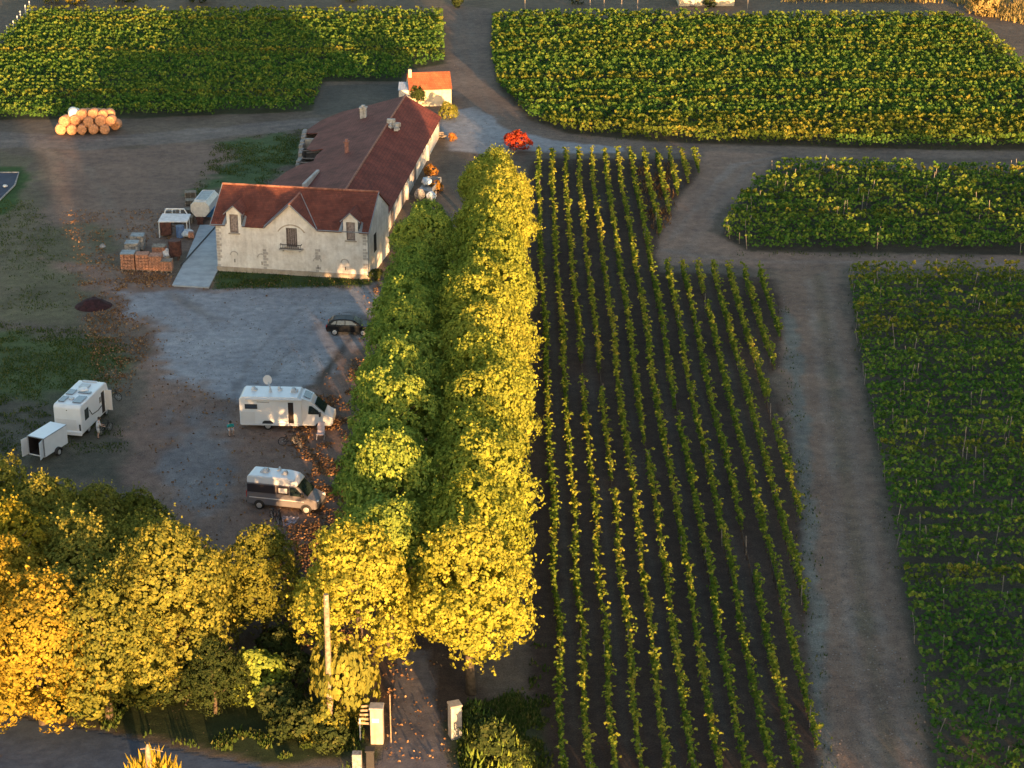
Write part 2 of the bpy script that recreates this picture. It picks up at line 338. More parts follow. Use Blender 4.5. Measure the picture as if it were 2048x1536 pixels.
# base ground: fine grid near, stretching to the horizon
gx = np.concatenate([[-2500, -1200, -600, -300, -180], np.arange(-110, 110.1, .5), [180, 300, 600, 1200, 2500]])
gy = np.concatenate([[-1500, -500, -200, 0, 50], np.arange(85, 335.1, .5), [400, 600, 1000, 1800, 3000]])
XX, YY = np.meshgrid(gx, gy); nx, ny = len(gx), len(gy)
ii = (np.arange(ny-1)[:, None]*nx + np.arange(nx-1)[None, :]).ravel()
me = mesh_np('ground', np.stack([XX.ravel(), YY.ravel(), np.zeros(XX.size)], 1), np.stack([ii, ii+1, ii+nx+1, ii+nx], 1), M['soil'])
colour_attr(me); tag(link('ground', me), kind='structure')
def sheet(name, poly_px, mat, z, cell=.4, grow=0.0, wob=.5):
    p = GP(poly_px); x0, y0 = p.min(0) - 1; x1, y1 = p.max(0) + 1
    xs = np.arange(x0, x1, cell); ys = np.arange(y0, y1, cell); X, Y = np.meshgrid(xs, ys)
    nx = len(xs); d = sdf(p, X.ravel(), Y.ravel()) + (vnoise(X.ravel(), Y.ravel(), 1.3, 9) - .5)*wob + grow
    keep = (d > 0).reshape(X.shape); kc = keep[:-1, :-1] & keep[1:, :-1] & keep[:-1, 1:] & keep[1:, 1:]
    jj, kk = np.nonzero(kc); i0 = jj*nx + kk; f = np.stack([i0, i0+1, i0+nx+1, i0+nx], 1)
    used, inv = np.unique(f, return_inverse=True); f = inv.reshape(f.shape)
    v = np.stack([X.ravel()[used], Y.ravel()[used], np.full(len(used), z)], 1)
    me = mesh_np(name, v, f, mat); colour_attr(me); return tag(link(name, me), kind='structure')
sheet('dirt_yard', DIRT_YARD, M['soil'], .004, grow=1.0)
sheet('gravel_yard', YARD, M['gravel'], .008, grow=1.2)
sheet('dirt_track', LANE, M['soil'], .004, grow=.3)
sheet('crossing_track', CROSS, M['soil'], .008, grow=.3)
sheet('field_track', FAR_TRACK, M['soil'], .012, grow=.3)
sheet('back_track', BACK_TRACK, M['soil'], .004, grow=.3)
sheet('west_track', WTRACK, M['soil'], .008, grow=.3)
sheet('gravel_path', PATH, M['gravel'], .016, grow=.3)
sheet('road', ROAD, M['asphalt'], .012, .3, grow=.0, wob=.15)
sheet('driveway', DRIVE, M['gravel'], .016, .25, grow=.1, wob=.2)
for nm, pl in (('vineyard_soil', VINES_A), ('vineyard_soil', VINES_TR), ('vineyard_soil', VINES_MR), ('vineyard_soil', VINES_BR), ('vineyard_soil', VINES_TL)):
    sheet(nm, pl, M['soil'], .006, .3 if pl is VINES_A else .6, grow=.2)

# ------------------------------------------------------------ foliage as many small leaves
def leaf_cloud(name, c, nrm, size, mat, tint, aspect=1.3, parent=None, rs=rng):
    """one slightly bent leaf quad per centre"""
    n = len(c); r = rs.normal(size=(n, 3)); nrm = nrm/np.linalg.norm(nrm, axis=1, keepdims=True)
    a = np.cross(nrm, r); a /= np.linalg.norm(a, axis=1, keepdims=True) + 1e-9; b = np.cross(nrm, a)
    s = np.asarray(size).reshape(-1, 1)*np.ones((n, 1)); h = s*.5
    v = np.stack([c - a*h*aspect, c - b*h + nrm*h*.25, c + a*h*aspect, c + b*h + nrm*h*.25], 1).reshape(-1, 3)
    me = mesh_np(name, v, np.arange(4*n).reshape(-1, 4), mat)
    at = me.attributes.new('tint', 'FLOAT', 'FACE'); at.data.foreach_set('value', np.asarray(tint, np.float32))
    if parent is False: return me
    return link(name, me, parent)
def unit(n, rs): v = rs.normal(size=(n, 3)); return v/np.linalg.norm(v, axis=1, keepdims=True)
def crown_mesh(seed, rx, rz, cz, mat, clumps=520, per=13, lobes=15, leaf=.20, clump_r=.34, flat=.0, inner=True, zlo=-.72):
    """crown centred on the trunk; cz = height of its middle; built of lobes > clumps > leaves"""
    rs = np.random.default_rng(seed)
    L = unit(lobes, rs); L[:, 2] = rs.uniform(zlo, 1.0, lobes); hl = np.where(L[:, 2] > 0, np.clip(1 - np.abs(L[:, 2]), .06, 1)**.62, np.sqrt(np.clip(1 - np.clip(L[:, 2], -.5, 0)**2, .1, 1))); an = np.arange(lobes)*2.4 + rs.uniform(-.5, .5, lobes); L[:, 0] = np.cos(an)*hl; L[:, 1] = np.sin(an)*hl
    rad = rs.uniform(.26, .50, lobes)
    LC = L*np.array([rx, rx, rz])*(1 - rad[:, None]*.95)*rs.uniform(.82, 1.16, (lobes, 1)); LR = rad*min(rx, rz)*1.0
    k = rs.choice(lobes + 1, clumps, p=np.append(rad**2, .55)/(np.sum(rad**2) + .55))
    d = unit(clumps, rs); d[:, 2] = np.where(rs.random(clumps) < .55, np.abs(d[:, 2]), d[:, 2])
    LC = np.vstack([LC, [0, 0, 0]]); R3 = np.append(LR, 0)
    base = LC[k] + d*(R3[k]*rs.uniform(.88, 1.06, clumps))[:, None]
    core = k == lobes; base[core] = d[core]*np.array([rx, rx, rz])*.72
    # drop clumps buried deep inside other lobes
    dist = np.stack([np.linalg.norm(base - LC[j], axis=1)/R3[j] for j in range(lobes)], 1); dist[np.arange(clumps)[~core], k[~core]] = 9
    base = base[dist.min(1) > .72]; d = d[dist.min(1) > .72]; m = len(base)
    cr = clump_r*rs.uniform(.7, 1.35, m)
    q = np.repeat(np.arange(m), per); u = unit(m*per, rs); u = u + d[q]*.9; u /= np.linalg.norm(u, axis=1, keepdims=True)
    c = base[q] + u*cr[q][:, None]*rs.uniform(.75, 1.1, (m*per, 1))
    nrm = u*.6 + d[q]*.7 + rs.normal(size=u.shape)*.30
    ct = rs.uniform(0, 1, m); tint = np.clip(ct[q]*.75 + rs.uniform(0, .3, m*per), 0, 1)
    sz = leaf*rs.uniform(.7, 1.3, m*per)
    far = np.linalg.norm(base*np.array([1/rx, 1/rx, 1/rz]), axis=1); fi = np.nonzero(far > np.quantile(far, .6))[0]; ns = max(20, m//14); fi = rs.choice(fi, ns)
    dd = base[fi]/np.linalg.norm(base[fi], axis=1, keepdims=True) + rs.normal(0, .35, (ns, 3)) + [0, 0, .25]; ln = rs.uniform(.3, .7, ns)*min(1, rx/3); kk = np.tile(np.arange(7), ns)/6; qq = np.repeat(np.arange(ns), 7)
    c3 = base[fi][qq] + dd[qq]*(kk*ln[qq])[:, None] + rs.normal(0, .05, (ns*7, 3)); c = np.vstack([c, c3]); nrm = np.vstack([nrm, rs.normal(size=c3.shape) + dd[qq]*.5]); tint = np.append(tint, rs.uniform(.3, 1, len(c3))); sz = np.append(sz, leaf*rs.uniform(.7, 1.2, len(c3)))
    if inner:
        ni = 900; j = rs.integers(0, lobes, ni); di = unit(ni, rs)
        c2 = LC[j] + di*(R3[j]*.66)[:, None]; c = np.vstack([c, c2]); nrm = np.vstack([nrm, di + rs.normal(size=di.shape)*.3])
        tint = np.append(tint, rs.uniform(.2, .7, ni)); sz = np.append(sz, rs.uniform(.32, .5, ni))
    c[:, 2] += cz
    return leaf_cloud('crown', c, nrm, sz, mat, tint, 1.15, False, rs)
def trunk_mesh(seed, h, r, spread):
    rs = random.Random(seed); b = MB()
    p = [(0, 0, -.15)]; x = y = 0
    for k in range(1, 6): x += rs.uniform(-.12, .12); y += rs.uniform(-.12, .12); p.append((x, y, h*k/5))
    b.tube(p, [r*1.35, r, r*.85, r*.7, r*.45, r*.2], 9)
    for k in range(7):
        t = .3 + .09*k; a = rs.uniform(0, 6.28) + k*2.4; z0 = h*t; L = spread*rs.uniform(.55, .9)
        s0 = p[min(int(t*5), 4)]
        b.tube([(s0[0], s0[1], z0), (s0[0] + L*.5*math.cos(a), s0[1] + L*.5*math.sin(a), z0 + L*.35), (s0[0] + L*math.cos(a), s0[1] + L*math.sin(a), z0 + L*.85)], [r*.42, r*.28, r*.08], 6)
    o = b.build('trunk', M['bark'], smooth=True, fix=False); me = o.data; bpy.data.objects.remove(o); return me
def tree(name, loc, cm, tm, scale, rz, label, cat, group=None, sz=None, mat=None):
    e = empty(name, loc, rz); e.scale = (scale, scale*(.88 if name == 'avenue_tree' else 1), (sz or scale))
    link('trunk', tm, e); c = link('crown', cm, e)
    if mat:
        c.material_slots[0].link = 'OBJECT'; c.material_slots[0].material = mat
    tag(e, label, cat, group); return e

# ================================================================= LARGE STRUCTURE: HOUSE
def plaster(name, c, stain, amt=.5):
    m, n, l, b = nodes(name)
    a = noise(n, l, .55, 6, rough=.7); s = noise(n, l, 2.6, 5, rough=.7)
    mp = n.new('ShaderNodeMapping'); tc = n.new('ShaderNodeTexCoord'); mp.inputs['Scale'].default_value = (2.2, 2.2, .25); l.new(tc.outputs['Object'], mp.inputs[0])
    st = noise(n, l, 1.2, 4, vec=mp.outputs[0])
    r = ramp(n, l, a.outputs[0], [(.36, stain), (.60, c)])
    r2 = ramp(n, l, s.outputs[0], [(.34, (.74, .72, .70)), (.56, (1, 1, 1))]); r3 = ramp(n, l, st.outputs[0], [(.38, (.80, .79, .78)), (.55, (1, 1, 1))])
    k = mix(n, l, amt, r.outputs[0], r2.outputs[0], 'MULTIPLY'); k = mix(n, l, amt, k, r3.outputs[0], 'MULTIPLY')
    l.new(k, b.inputs['Base Color']); b.inputs['Roughness'].default_value = .92; b.inputs['Specular IOR Level'].default_value = .1
    bump(n, l, b, s.outputs[0], .35, .03); return m
def roof_mat(name, c1, c2, lichen, pitch_v=.32, run=None, blend=.5):
    """rows of tiles in object space: x along the eave, z/y down the slope"""
    m, n, l, b = nodes(name)
    tc = n.new('ShaderNodeTexCoord'); uv = tc.outputs['UV']
    br = n.new('ShaderNodeTexBrick'); l.new(uv, br.inputs['Vector']); br.inputs['Scale'].default_value = 1.0
    br.inputs['Brick Width'].default_value = .22; br.inputs['Row Height'].default_value = pitch_v; br.inputs['Mortar Size'].default_value = .018; br.inputs['Mortar Smooth'].default_value = .6
    br.inputs['Color1'].default_value = (*c1, 1); br.inputs['Color2'].default_value = (*c2, 1); br.inputs['Mortar'].default_value = (*[k*.45 for k in c2], 1)
    a = noise(n, l, .5, 6, rough=.7); r = ramp(n, l, a.outputs[0], [(.35, (.66, .64, .64)), (.65, (1.25, 1.2, 1.15))])
    k = mix(n, l, 1.0, br.outputs['Color'], r.outputs[0], 'MULTIPLY')
    f = noise(n, l, 5.5, 4, rough=.8); rf = ramp(n, l, f.outputs[0], [(.60, (0, 0, 0)), (.70, (blend,)*3)])
    k = mix(n, l, rf.outputs[0], k, lichen)
    l.new(k, b.inputs['Base Color']); b.inputs['Roughness'].default_value = .85; b.inputs['Specular IOR Level'].default_value = .2
    bump(n, l, b, br.outputs['Fac'], -.5, .05); return m
plaster('limewash', (.78, .75, .71), (.60, .56, .52)); plaster('limewash_barn', (.72, .69, .64), (.46, .43, .40)); plaster('rubble', (.36, .34, .32), (.22, .21, .20), .9)
plaster('quoin', (.50, .47, .44), (.38, .35, .33), .7); plaster('cream_render', (.68, .58, .42), (.52, .42, .30), .6); plaster('rubble_white', (.50, .47, .44), (.33, .31, .29), .8); plaster('pale_stone', (.46, .40, .33), (.34, .29, .24), .8)
roof_mat('house_tile', (.19, .062, .044), (.125, .048, .038), (.33, .17, .10), .22, blend=.35)
roof_mat('barn_tile', (.20, .050, .036), (.135, .040, .032), (.21, .12, .09), .34, blend=.3)
roof_mat('barn_tile_grey', (.185, .070, .058), (.150, .060, .052), (.19, .12, .11), .34, blend=.2)
roof_mat('hut_tile', (.42, .14, .065), (.36, .11, .05), (.45, .2, .1), .3, blend=.2)
plain('zinc', (.26, .28, .30), .5, .3); plain('old_wood', (.16, .13, .12), .8, var=.3, scale=6); plain('shutter', (.30, .25, .24), .8, var=.25, scale=5); plain('dark_gap', (.012, .012, .014), .9, var=.1)
plain('iron', (.035, .032, .032), .6, .4); plain('ridge_tile', (.30, .13, .09), .85, var=.3, scale=4); plain('cement', (.42, .40, .38), .9, var=.25, scale=3)
plain('brick', (.30, .14, .11), .9, var=.25, scale=6)
def uv_slope(o, ex, ey):
    """metric UVs on every face: u along ex, v along ey"""
    me = o.data; uvl = me.uv_layers.new(name='tiles'); ex = Vector(ex).normalized(); ey = Vector(ey).normalized()
    for lp in me.loops:
        p = me.vertices[lp.vertex_index].co; uvl.data[lp.index].uv = (p.dot(ex), p.dot(ey))

hx, hy, _ = G(436, 541); hx2, hy2, _ = G(739, 559)
HW = math.hypot(hx2-hx, hy2-hy); hrot = math.atan2(hy2-hy, hx2-hx)
H = empty('farmhouse', (hx, hy, 0), hrot)
tag(H, 'long cream stone house with red tiled roof, steep middle gable and two small dormers', 'house')
EV, RG, HD = 4.8, 7.4, 8.4; SL = (RG-EV)/(HD/2)
def fx(u, v, z):     # facade x of a photo pixel at height z
    p = G(u, v, z); return (Vector((p[0]-hx, p[1]-hy)).dot(Vector((math.cos(hrot), math.sin(hrot)))))
XC, XL, XR = fx(581, 409, 7.05), fx(466, 415, 6.5), fx(700, 430, 6.4)
def wall_cells(b, x0, x1, z0, z1, holes, y=0.0, rec=.22):
    xs = sorted({x0, x1, *[h[0] for h in holes], *[h[1] for h in holes]}); zs = sorted({z0, z1, *[h[2] for h in holes], *[h[3] for h in holes]})
    xs = [x for x in xs if x0 <= x <= x1]; zs = [z for z in zs if z0 <= z <= z1]
    for i in range(len(xs)-1):
        for j in range(len(zs)-1):
            cx, cz = (xs[i]+xs[i+1])/2, (zs[j]+zs[j+1])/2
            if any(h[0] < cx < h[1] and h[2] < cz < h[3] for h in holes): continue
            b.add([(xs[i], y, zs[j]), (xs[i+1], y, zs[j]), (xs[i+1], y, zs[j+1]), (xs[i], y, zs[j+1])], [(0, 1, 2, 3)])
    for a, c, e, f in holes:
        e2, f2 = max(e, z0), min(f, z1)
        if e2 >= f2: continue
        q = [(a, e2), (c, e2), (c, f2), (a, f2)]
        for k in range(4):
            (p1, q1), (p2, q2) = q[k], q[(k+1) % 4]
            if q1 == q2 and ((q1 == z1 and f > z1) or (q1 == z0 and e < z0)): continue
            b.add([(p1, y, q1), (p2, y, q2), (p2, y+rec, q2), (p1, y+rec, q1)], [(0, 1, 2, 3)])
wc = (XC-.52, XC+.56, 2.85, 4.75); wl = (XL-.42, XL+.42, 3.95, 5.8); wr = (XR-.42, XR+.42, 3.85, 5.65)
nich = [(fx(u, 505, 1.9), z) for u, z in ((469, 1.55), (526, 1.45), (643, 1.4), (700, 1.4))]
b = MB(); wall_cells(b, 0, HW, 0, EV, [wc, wl, wr])
for X, w_, zt in ((XL, wl, 5.95), (XR, wr, 5.85)):
    wall_cells(b, X-.72, X+.72, EV, zt, [w_])
    b.add([(X-.72, 0, zt), (X+.72, 0, zt), (X, 0, zt+.62)], [(0, 1, 2)])
b.add([(XC-2.45, 0, EV), (XC+2.45, 0, EV), (XC, 0, 7.05)], [(0, 1, 2)])
b.add([(0, 0, 0), (0, HD, 0), (0, HD, EV), (0, HD/2, RG-.08), (0, 0, EV)], [(0, 1, 2, 3, 4)]); b.add([(HW, 0, 0), (HW, HD, 0), (HW, HD, EV), (HW, HD/2, RG-.08), (HW, 0, EV)], [(0, 1, 2, 3, 4)])
b.add([(0, HD, 0), (HW, HD, 0), (HW, HD, EV), (0, HD, EV)], [(0, 1, 2, 3)])
WALL = b.build('wall', M['limewash'], H)
for x0 in (.02, XC-2.9, XC+2.3, HW-.55):
    z = .55; k = 0; b = MB()
    while z < (4.6 if x0 in (.02, HW-.55) or True else 3):
        w_ = .50 if k % 2 else .32
        if random.Random(int(x0*97+k)).random() < (.85 if x0 in (.02, HW-.55) else .6): b.box((x0 + w_/2, -.012, z), (w_, .03, .24))
        z += .30; k += 1
        if x0 not in (.02, HW-.55) and z > 2.9: break
    b.build('quoins', M['quoin'], H)
b = MB(); b.box((HW/2, -.05, .22), (HW+.12, .12, .5)); b.build('plinth', M['pale_stone'], H, bevel=.02)
def window(x0, x1, z0, z1, bars, shutter_mat, name='window'):
    wd = MB(); wd.add([(x0, .2, z0), (x1, .2, z0), (x1, .2, z1), (x0, .2, z1)], [(0, 1, 2, 3)])
    o = wd.build(name, M['shutter'], H)
    g = MB(); n_ = bars
    for k in range(n_):
        cx = x0 + (x1-x0)*(k+.5)/n_; g.box((cx, .17, (z0+z1)/2), ((x1-x0)/n_*.62, .03, (z1-z0)*.97))
    g.build('shutter', shutter_mat, o)
    f = MB(); t = .07
    for c, d in ((((x0+x1)/2, .08, z1-t/2), (x1-x0, .1, t)), (((x0+x1)/2, .08, z0+t/2), (x1-x0, .1, t)), ((x0+t/2, .08, (z0+z1)/2), (t, .1, z1-z0-2*t)), ((x1-t/2, .08, (z0+z1)/2), (t, .1, z1-z0-2*t))): f.box(c, d)
    f.build('frame', M['old_wood'], o)
    s_ = MB(); s_.box(((x0+x1)/2, -.07, z0-.06), (x1-x0+.3, .2, .1)); s_.build('sill', M['pale_stone'], o, bevel=.01)
    return o
window(*wl, 4, M['shutter']); window(*wr, 4, M['shutter']); wo_ = window(*wc, 5, M['old_wood'])
b = MB()
for k in range(12): b.box((XC-1.0 + k*.18, -.42, 2.97), (.03, .03, .42))
b.box((XC, -.42, 3.19), (2.1, .05, .05)); b.box((XC, -.42, 2.78), (2.1, .05, .05)); b.box((XC-1.03, -.24, 3.19), (.04, .36, .04)); b.box((XC+1.03, -.24, 3.19), (.04, .36, .04))
bl = b.build('balcony_railing', M['iron'], H)
b = MB(); b.box((XC, -.24, 2.70), (2.3, .5, .1)); b.box((XC-.8, -.15, 2.55), (.12, .3, .22)); b.box((XC+.8, -.15, 2.55), (.12, .3, .22)); b.build('balcony_ledge', M['quoin'], bl)
b = MB(); n_ = 12      # arched lintel over the loft door
for k in range(n_):
    t0 = math.pi*(.18 + .64*k/n_); t1 = math.pi*(.18 + .64*(k+1)/n_)
    for r0, r1 in ((1.5, 1.62),):
        b.add([(XC+r*math.cos(t), yy, 3.5+r*math.sin(t)) for r, t, yy in ((r0, t0, -.03), (r1, t0, -.03), (r1, t1, -.03), (r0, t1, -.03), (r0, t0, .01), (r1, t0, .01), (r1, t1, .01), (r0, t1, .01))], [(0, 1, 2, 3), (0, 3, 7, 4), (1, 5, 6, 2)])
b.build('arch_moulding', M['pale_stone'], H)
for x, z in nich:          # walled-up arched openings with an iron anchor
    b = MB(); w_ = .42
    pts = [(x-w_, z-.55), (x+w_, z-.55), (x+w_, z+.15)] + [(x+w_*math.cos(t), z+.15+w_*math.sin(t)) for t in [math.pi*k/8 for k in range(1, 8)]] + [(x-w_, z+.15)]
    for i in range(2, len(pts)-1):
        (a0, c0), (a1, c1) = pts[i], pts[i+1]; mx, mz = x, z
        f = .80; b.add([(a0, -.03, c0), (a1, -.03, c1), (mx+(a1-mx)*f, -.03, mz+(c1-mz)*f), (mx+(a0-mx)*f, -.03, mz+(c0-mz)*f), (a0, .01, c0), (a1, .01, c1), (mx+(a1-mx)*f, .01, mz+(c1-mz)*f), (mx+(a0-mx)*f, .01, mz+(c0-mz)*f)], [(0, 1, 2, 3), (0, 4, 5, 1), (3, 2, 6, 7)])
    nn = b.build('walled_up_arch', M['quoin'], H)
    c_ = MB(); c_.box((x+.05, -.035, z-.42), (.07, .04, .34)); c_.build('anchor_plate', M['iron'], nn)
# roof
ov = .28; zf = lambda y: EV + .10 + y*SL
TV = lambda h: (h - EV - .10)/SL
yb = TV(7.10)
b = MB()
def rp(x, y): return (x, y, zf(y))
poly = [rp(-.45, -ov), rp(XL-.85, -ov), rp(XL-.85, .75), rp(XL+.85, .75), rp(XL+.85, -ov), rp(XC-2.6, -ov), rp(XC, yb), rp(XC+2.6, -ov), rp(XR-.85, -ov), rp(XR-.85, .75), rp(XR+.85, .75), rp(XR+.85, -ov), rp(HW+.12, -ov), rp(HW+.12, HD/2), rp(-.45, HD/2)]
b.slab(poly, (0, -SL, 1), .10); RF = b.build('roof', M['house_tile'], H); uv_slope(RF, (1, 0, 0), (0, 1, SL))
b = MB(); zb_ = lambda y: EV + .10 + (HD - y)*SL
b.slab([(-.45, HD/2, RG+.10), (HW+.12, HD/2, RG+.10), (HW+.12, HD+ov, zb_(HD+ov)), (-.45, HD+ov, zb_(HD+ov))], (0, SL, 1), .10); o = b.build('back_roof', M['house_tile'], H); uv_slope(o, (1, 0, 0), (0, 1, -SL))
for sgn in (-1, 1):
    b = MB(); A = Vector((XC, -.3, 7.18)); B_ = Vector((XC, yb+.1, 7.18)); F = Vector((XC+sgn*2.62, -.3, 4.78)); F2 = Vector((XC+sgn*2.62, -.1, 4.82))
    nn = (A-F).cross(B_-F); nn = nn if nn.z > 0 else -nn
    b.slab([A, B_, F2, F], nn, .10); o = b.build('gable_roof', M['house_tile'], H); uv_slope(o, (0, 1, 0), (sgn, 0, -.9))
for X, zt in ((XL, 6.72), (XR, 6.62)):
    yd = TV(zt)
    dm = None
    for sgn in (-1, 1):
        b = MB(); A = Vector((X, -.16, zt)); B_ = Vector((X, yd+.05, zt)); F = Vector((X+sgn*.95, -.16, zt-.84)); F2 = Vector((X+sgn*.95, TV(zt-.84)+.05, zt-.84))
        nn = (A-F).cross(B_-F); nn = nn if nn.z > 0 else -nn
        b.slab([A, B_, F2, F], nn, .07); o = b.build('dormer_roof', M['house_tile'], H); uv_slope(o, (0, 1, 0), (sgn, 0, -.9))
        b = MB(); b.add([(X+sgn*.74, 0, EV), (X+sgn*.74, 0, zt-.75), (X+sgn*.74, TV(zt-.75), zt-.75)], [(0, 1, 2)]); b.slab([(X+sgn*.83, -ov, zf(-ov)+.012), (X+sgn*1.15, -ov, zf(-ov)+.012), (X+sgn*1.05, .8, zf(.8)+.012), (X+sgn*.83, .95, zf(.95)+.012)], (0, -SL, 1), .02)
        b.build('flashing', M['zinc'], H)
b = MB()
for a_, c_ in (((-.45, HD/2, RG+.12), (HW+.12, HD/2, RG+.12)), ((XC, -.3, 7.2), (XC, yb+.1, 7.2))): b.tube([a_, c_], .10, 6)
b.build('ridge', M['ridge_tile'], H, fix=False)
b = MB()
for sgn in (-1, 1): b.tube([(XC, yb+.1, 7.16), (XC+sgn*2.6, -.2, 4.86)], .06, 5)
for sgn in (-1, 1): b.tube([(XC, -.34, 7.16), (XC+sgn*2.65, -.34, 4.72)], .055, 5)
for X in (-.45, HW+.12): b.tube([(X, -ov, zf(-ov)-.02), (X, HD/2, RG+.08)], .06, 5)
for X, zt in ((XL, 6.68), (XR, 6.58)):
    for sgn in (-1, 1): b.tube([(X, -.19, zt), (X+sgn*.97, -.19, zt-.86)], .04, 5)
b.build('valley_flashing', M['zinc'], H, fix=False)
b = MB(); b.tube([(HW-.02, -.07, EV), (HW-.02, -.07, .1)], .05, 6); b.build('downpipe', M['zinc'], H, fix=False); b = MB(); b.tube([(HW+.06, -.3, EV-.02), (XC+2.7, -.3, EV-.02)], .055, 6); b.build('gutter', M['zinc'], H, fix=False)
b = MB(); b.tube([(-.4, -.3, EV-.02), (XL-.9, -.3, EV-.02)], .055, 6); b.build('gutter', M['zinc'], H, fix=False)
b = MB()     # climbing plant stem traces and openings on the right gable end
b.box((HW+.01, 2.6, 2.9), (.04, 1.0, 1.8)); b.build('side_opening', M['dark_gap'], H)

# ---------------------------------------------------------------- BARN
b0 = np.array(G(764, 434, 2.8)); b1 = np.array(G(878, 237, 2.3)); bd = (b1-b0)[:2]; BL = np.linalg.norm(bd); bd /= BL
br_ = math.atan2(bd[1], bd[0])                     # local +x runs along the barn, +y to the left
def bl_pt(p): q = np.array(p[:2]) - b0[:2]; return float(q @ bd), float(q @ np.array([-bd[1], bd[0]]))
BARN = empty('barn', (b0[0], b0[1], 0), br_)
tag(BARN, 'long low white barn, wide dark red tiled roof fallen in on its left side', 'barn')
EZ, RZ, RB = 2.55, 4.85, 4.0; sr = (RZ-EZ)/RB; sl_ = .27
def roof_px(u, v, side='l'):
    """photo pixel -> point (local) on the left slope plane"""
    z = 3.5
    for _ in range(30):
        x, y = bl_pt(G(u, v, z)); z = RZ - (y-RB)*sl_ if side == 'l' else EZ + y*sr
    return (x, y, z)
a0 = -6.5
b = MB()     # near end narrower where it meets the house
b.add([(a0, 0, 0), (BL, 0, 0), (BL, 0, EZ), (a0, 0, EZ)], [(0, 1, 2, 3)])
b.add([(BL, 0, 0), (BL, RB, 0), (BL, RB, RZ-.05), (BL, 0, EZ)], [(0, 1, 2, 3)])
L0 = [roof_px(u, v) for u, v in ((735, 212), (684, 224), (643, 241), (612, 262), (604, 268))]
low = lambda p, i=.3: (p[0]-.1, p[1]-i, 0)
ring = [(BL, RB, RZ)] + L0
for i in range(len(ring)-1):
    p, q = ring[i], ring[i+1]; b.add([(p[0]-.3, p[1]-.15, 0), (q[0]-.3, q[1]-.15, 0), (q[0]-.3, q[1]-.15, q[2]-.1), (p[0]-.3, p[1]-.15, p[2]-.1)], [(0, 1, 2, 3)])
b.build('wall', M['limewash_barn'], BARN)
for x in (.5, 15.0, 30.0):
    b = MB(); b.box((x, -.1, 1.1), (.5, .3, 2.2), taper=.9); b.build('buttress', M['limewash_barn'], BARN)
for x, w_, z in ((-4.2, 1.4, 2.0), (6, 1.6, 2.1), (13, 1.1, 1.9), (21, 1.8, 2.1)): b = MB(); b.box((x, -.01, z/2), (w_, .05, z)); b.build('door', M['old_wood'], BARN)
for x in (2.6, 9.6, 17, 27, 33, 39): b = MB(); b.box((x, -.01, 1.7), (.5, .05, .4)); b.build('window', M['old_wood'], BARN)
b = MB(); b.slab([(a0+.5, -.3, EZ-.3*sr+.05), (BL+.25, -.3, EZ-.3*sr+.05), (BL+.25, RB, RZ+.05), (a0+2.2, RB, RZ+.05)], (0, -sr, 1), .12)
o = b.build('roof', M['barn_tile'], BARN); uv_slope(o, (1, 0, 0), (0, 1, sr))
notch = [roof_px(u, v) for u, v in ((636, 267), (629, 276), (613, 298), (622, 302), (648, 298), (632, 312), (627, 323))]
near = [roof_px(u, v) for u, v in ((600, 330), (572, 344), (545, 366))]
L = [(BL+.25, RB, RZ)] + L0 + notch + near
last = near[-1]
L += [(last[0]-6, last[1]-.3, RZ-(last[1]-.3-RB)*sl_), (-2.0, RB+3, RZ-3*sl_), (a0+2.2, RB, RZ)]
L = [(x, y, z+.05) for x, y, z in L]
b = MB(); b.slab(L, (0, sl_, 1), .12); o = b.build('lean_to_roof', M['barn_tile_grey'], BARN); uv_slope(o, (1, 0, 0), (0, 1, -sl_))
b = MB(); b.tube([(a0+2.2, RB, RZ+.08), (BL+.25, RB, RZ+.08)], .12, 6); b.build('ridge', M['ridge_tile'], BARN, fix=False)
rr = random.Random(5)
b = MB()   # broken outer wall under the fallen eave
q0 = roof_px(606, 268); q1 = roof_px(588, 326)
for k in range(16):
    t = k/15; x = q0[0] + (q1[0]-q0[0])*t; y = q0[1] + (q1[1]-q0[1])*t; h = 2.3 - 1.5*t + rr.uniform(-.3, .3)
    b.box((x, y-.2, h/2), (abs(q1[0]-q0[0])/15+.25, .45, h), rz=rr.uniform(-.1, .1))
b.build('ruined_wall', M['rubble'], BARN, bevel=.04)
b = MB()   # gables left standing on either side of the hole
for u, v, u2, v2 in ((636, 267, 612, 290), (650, 299, 628, 323)):
    p, q = roof_px(u, v), roof_px(u2, v2); b.box(((p[0]+q[0])/2+.3, (p[1]+q[1])/2, 1.2), (.4, abs(p[1]-q[1])+1.2, 2.4), rz=.1); b.build('broken_gable', M['rubble'], BARN); b = MB()
for k in range(0):
    p = roof_px(620+rr.uniform(-12, 14), 300+rr.uniform(-14, 16)); b.tube([(p[0]-1, p[1]-.9, p[2]-.3), (p[0]+.9, p[1]+1.2, p[2]-.9)], .08, 5)
for k in range(6):
    b = MB(); p = roof_px(620+rr.uniform(-12, 14), 300+rr.uniform(-14, 16)); b.tube([(p[0]-1, p[1]-.9, p[2]-.3), (p[0]+.9, p[1]+1.2, p[2]-.9)], .08, 5); b.build('fallen_beam', M['old_wood'], BARN, fix=False)
p, q = roof_px(639, 345), roof_px(610, 382)
b = MB(); b.add([(p[0], p[1], p[2]-.1), (q[0], q[1], q[2]-.1), (q[0], q[1], q[2]+.75), (p[0], p[1], p[2]+.3),
      (p[0], p[1]+.3, p[2]-.1), (q[0], q[1]+.3, q[2]-.1), (q[0], q[1]+.3, q[2]+.75), (p[0], p[1]+.3, p[2]+.3)], [(0, 1, 2, 3), (4, 5, 6, 7), (3, 2, 6, 7), (0, 3, 7, 4), (1, 2, 6, 5)])
b.build('parapet', M['quoin'], BARN)
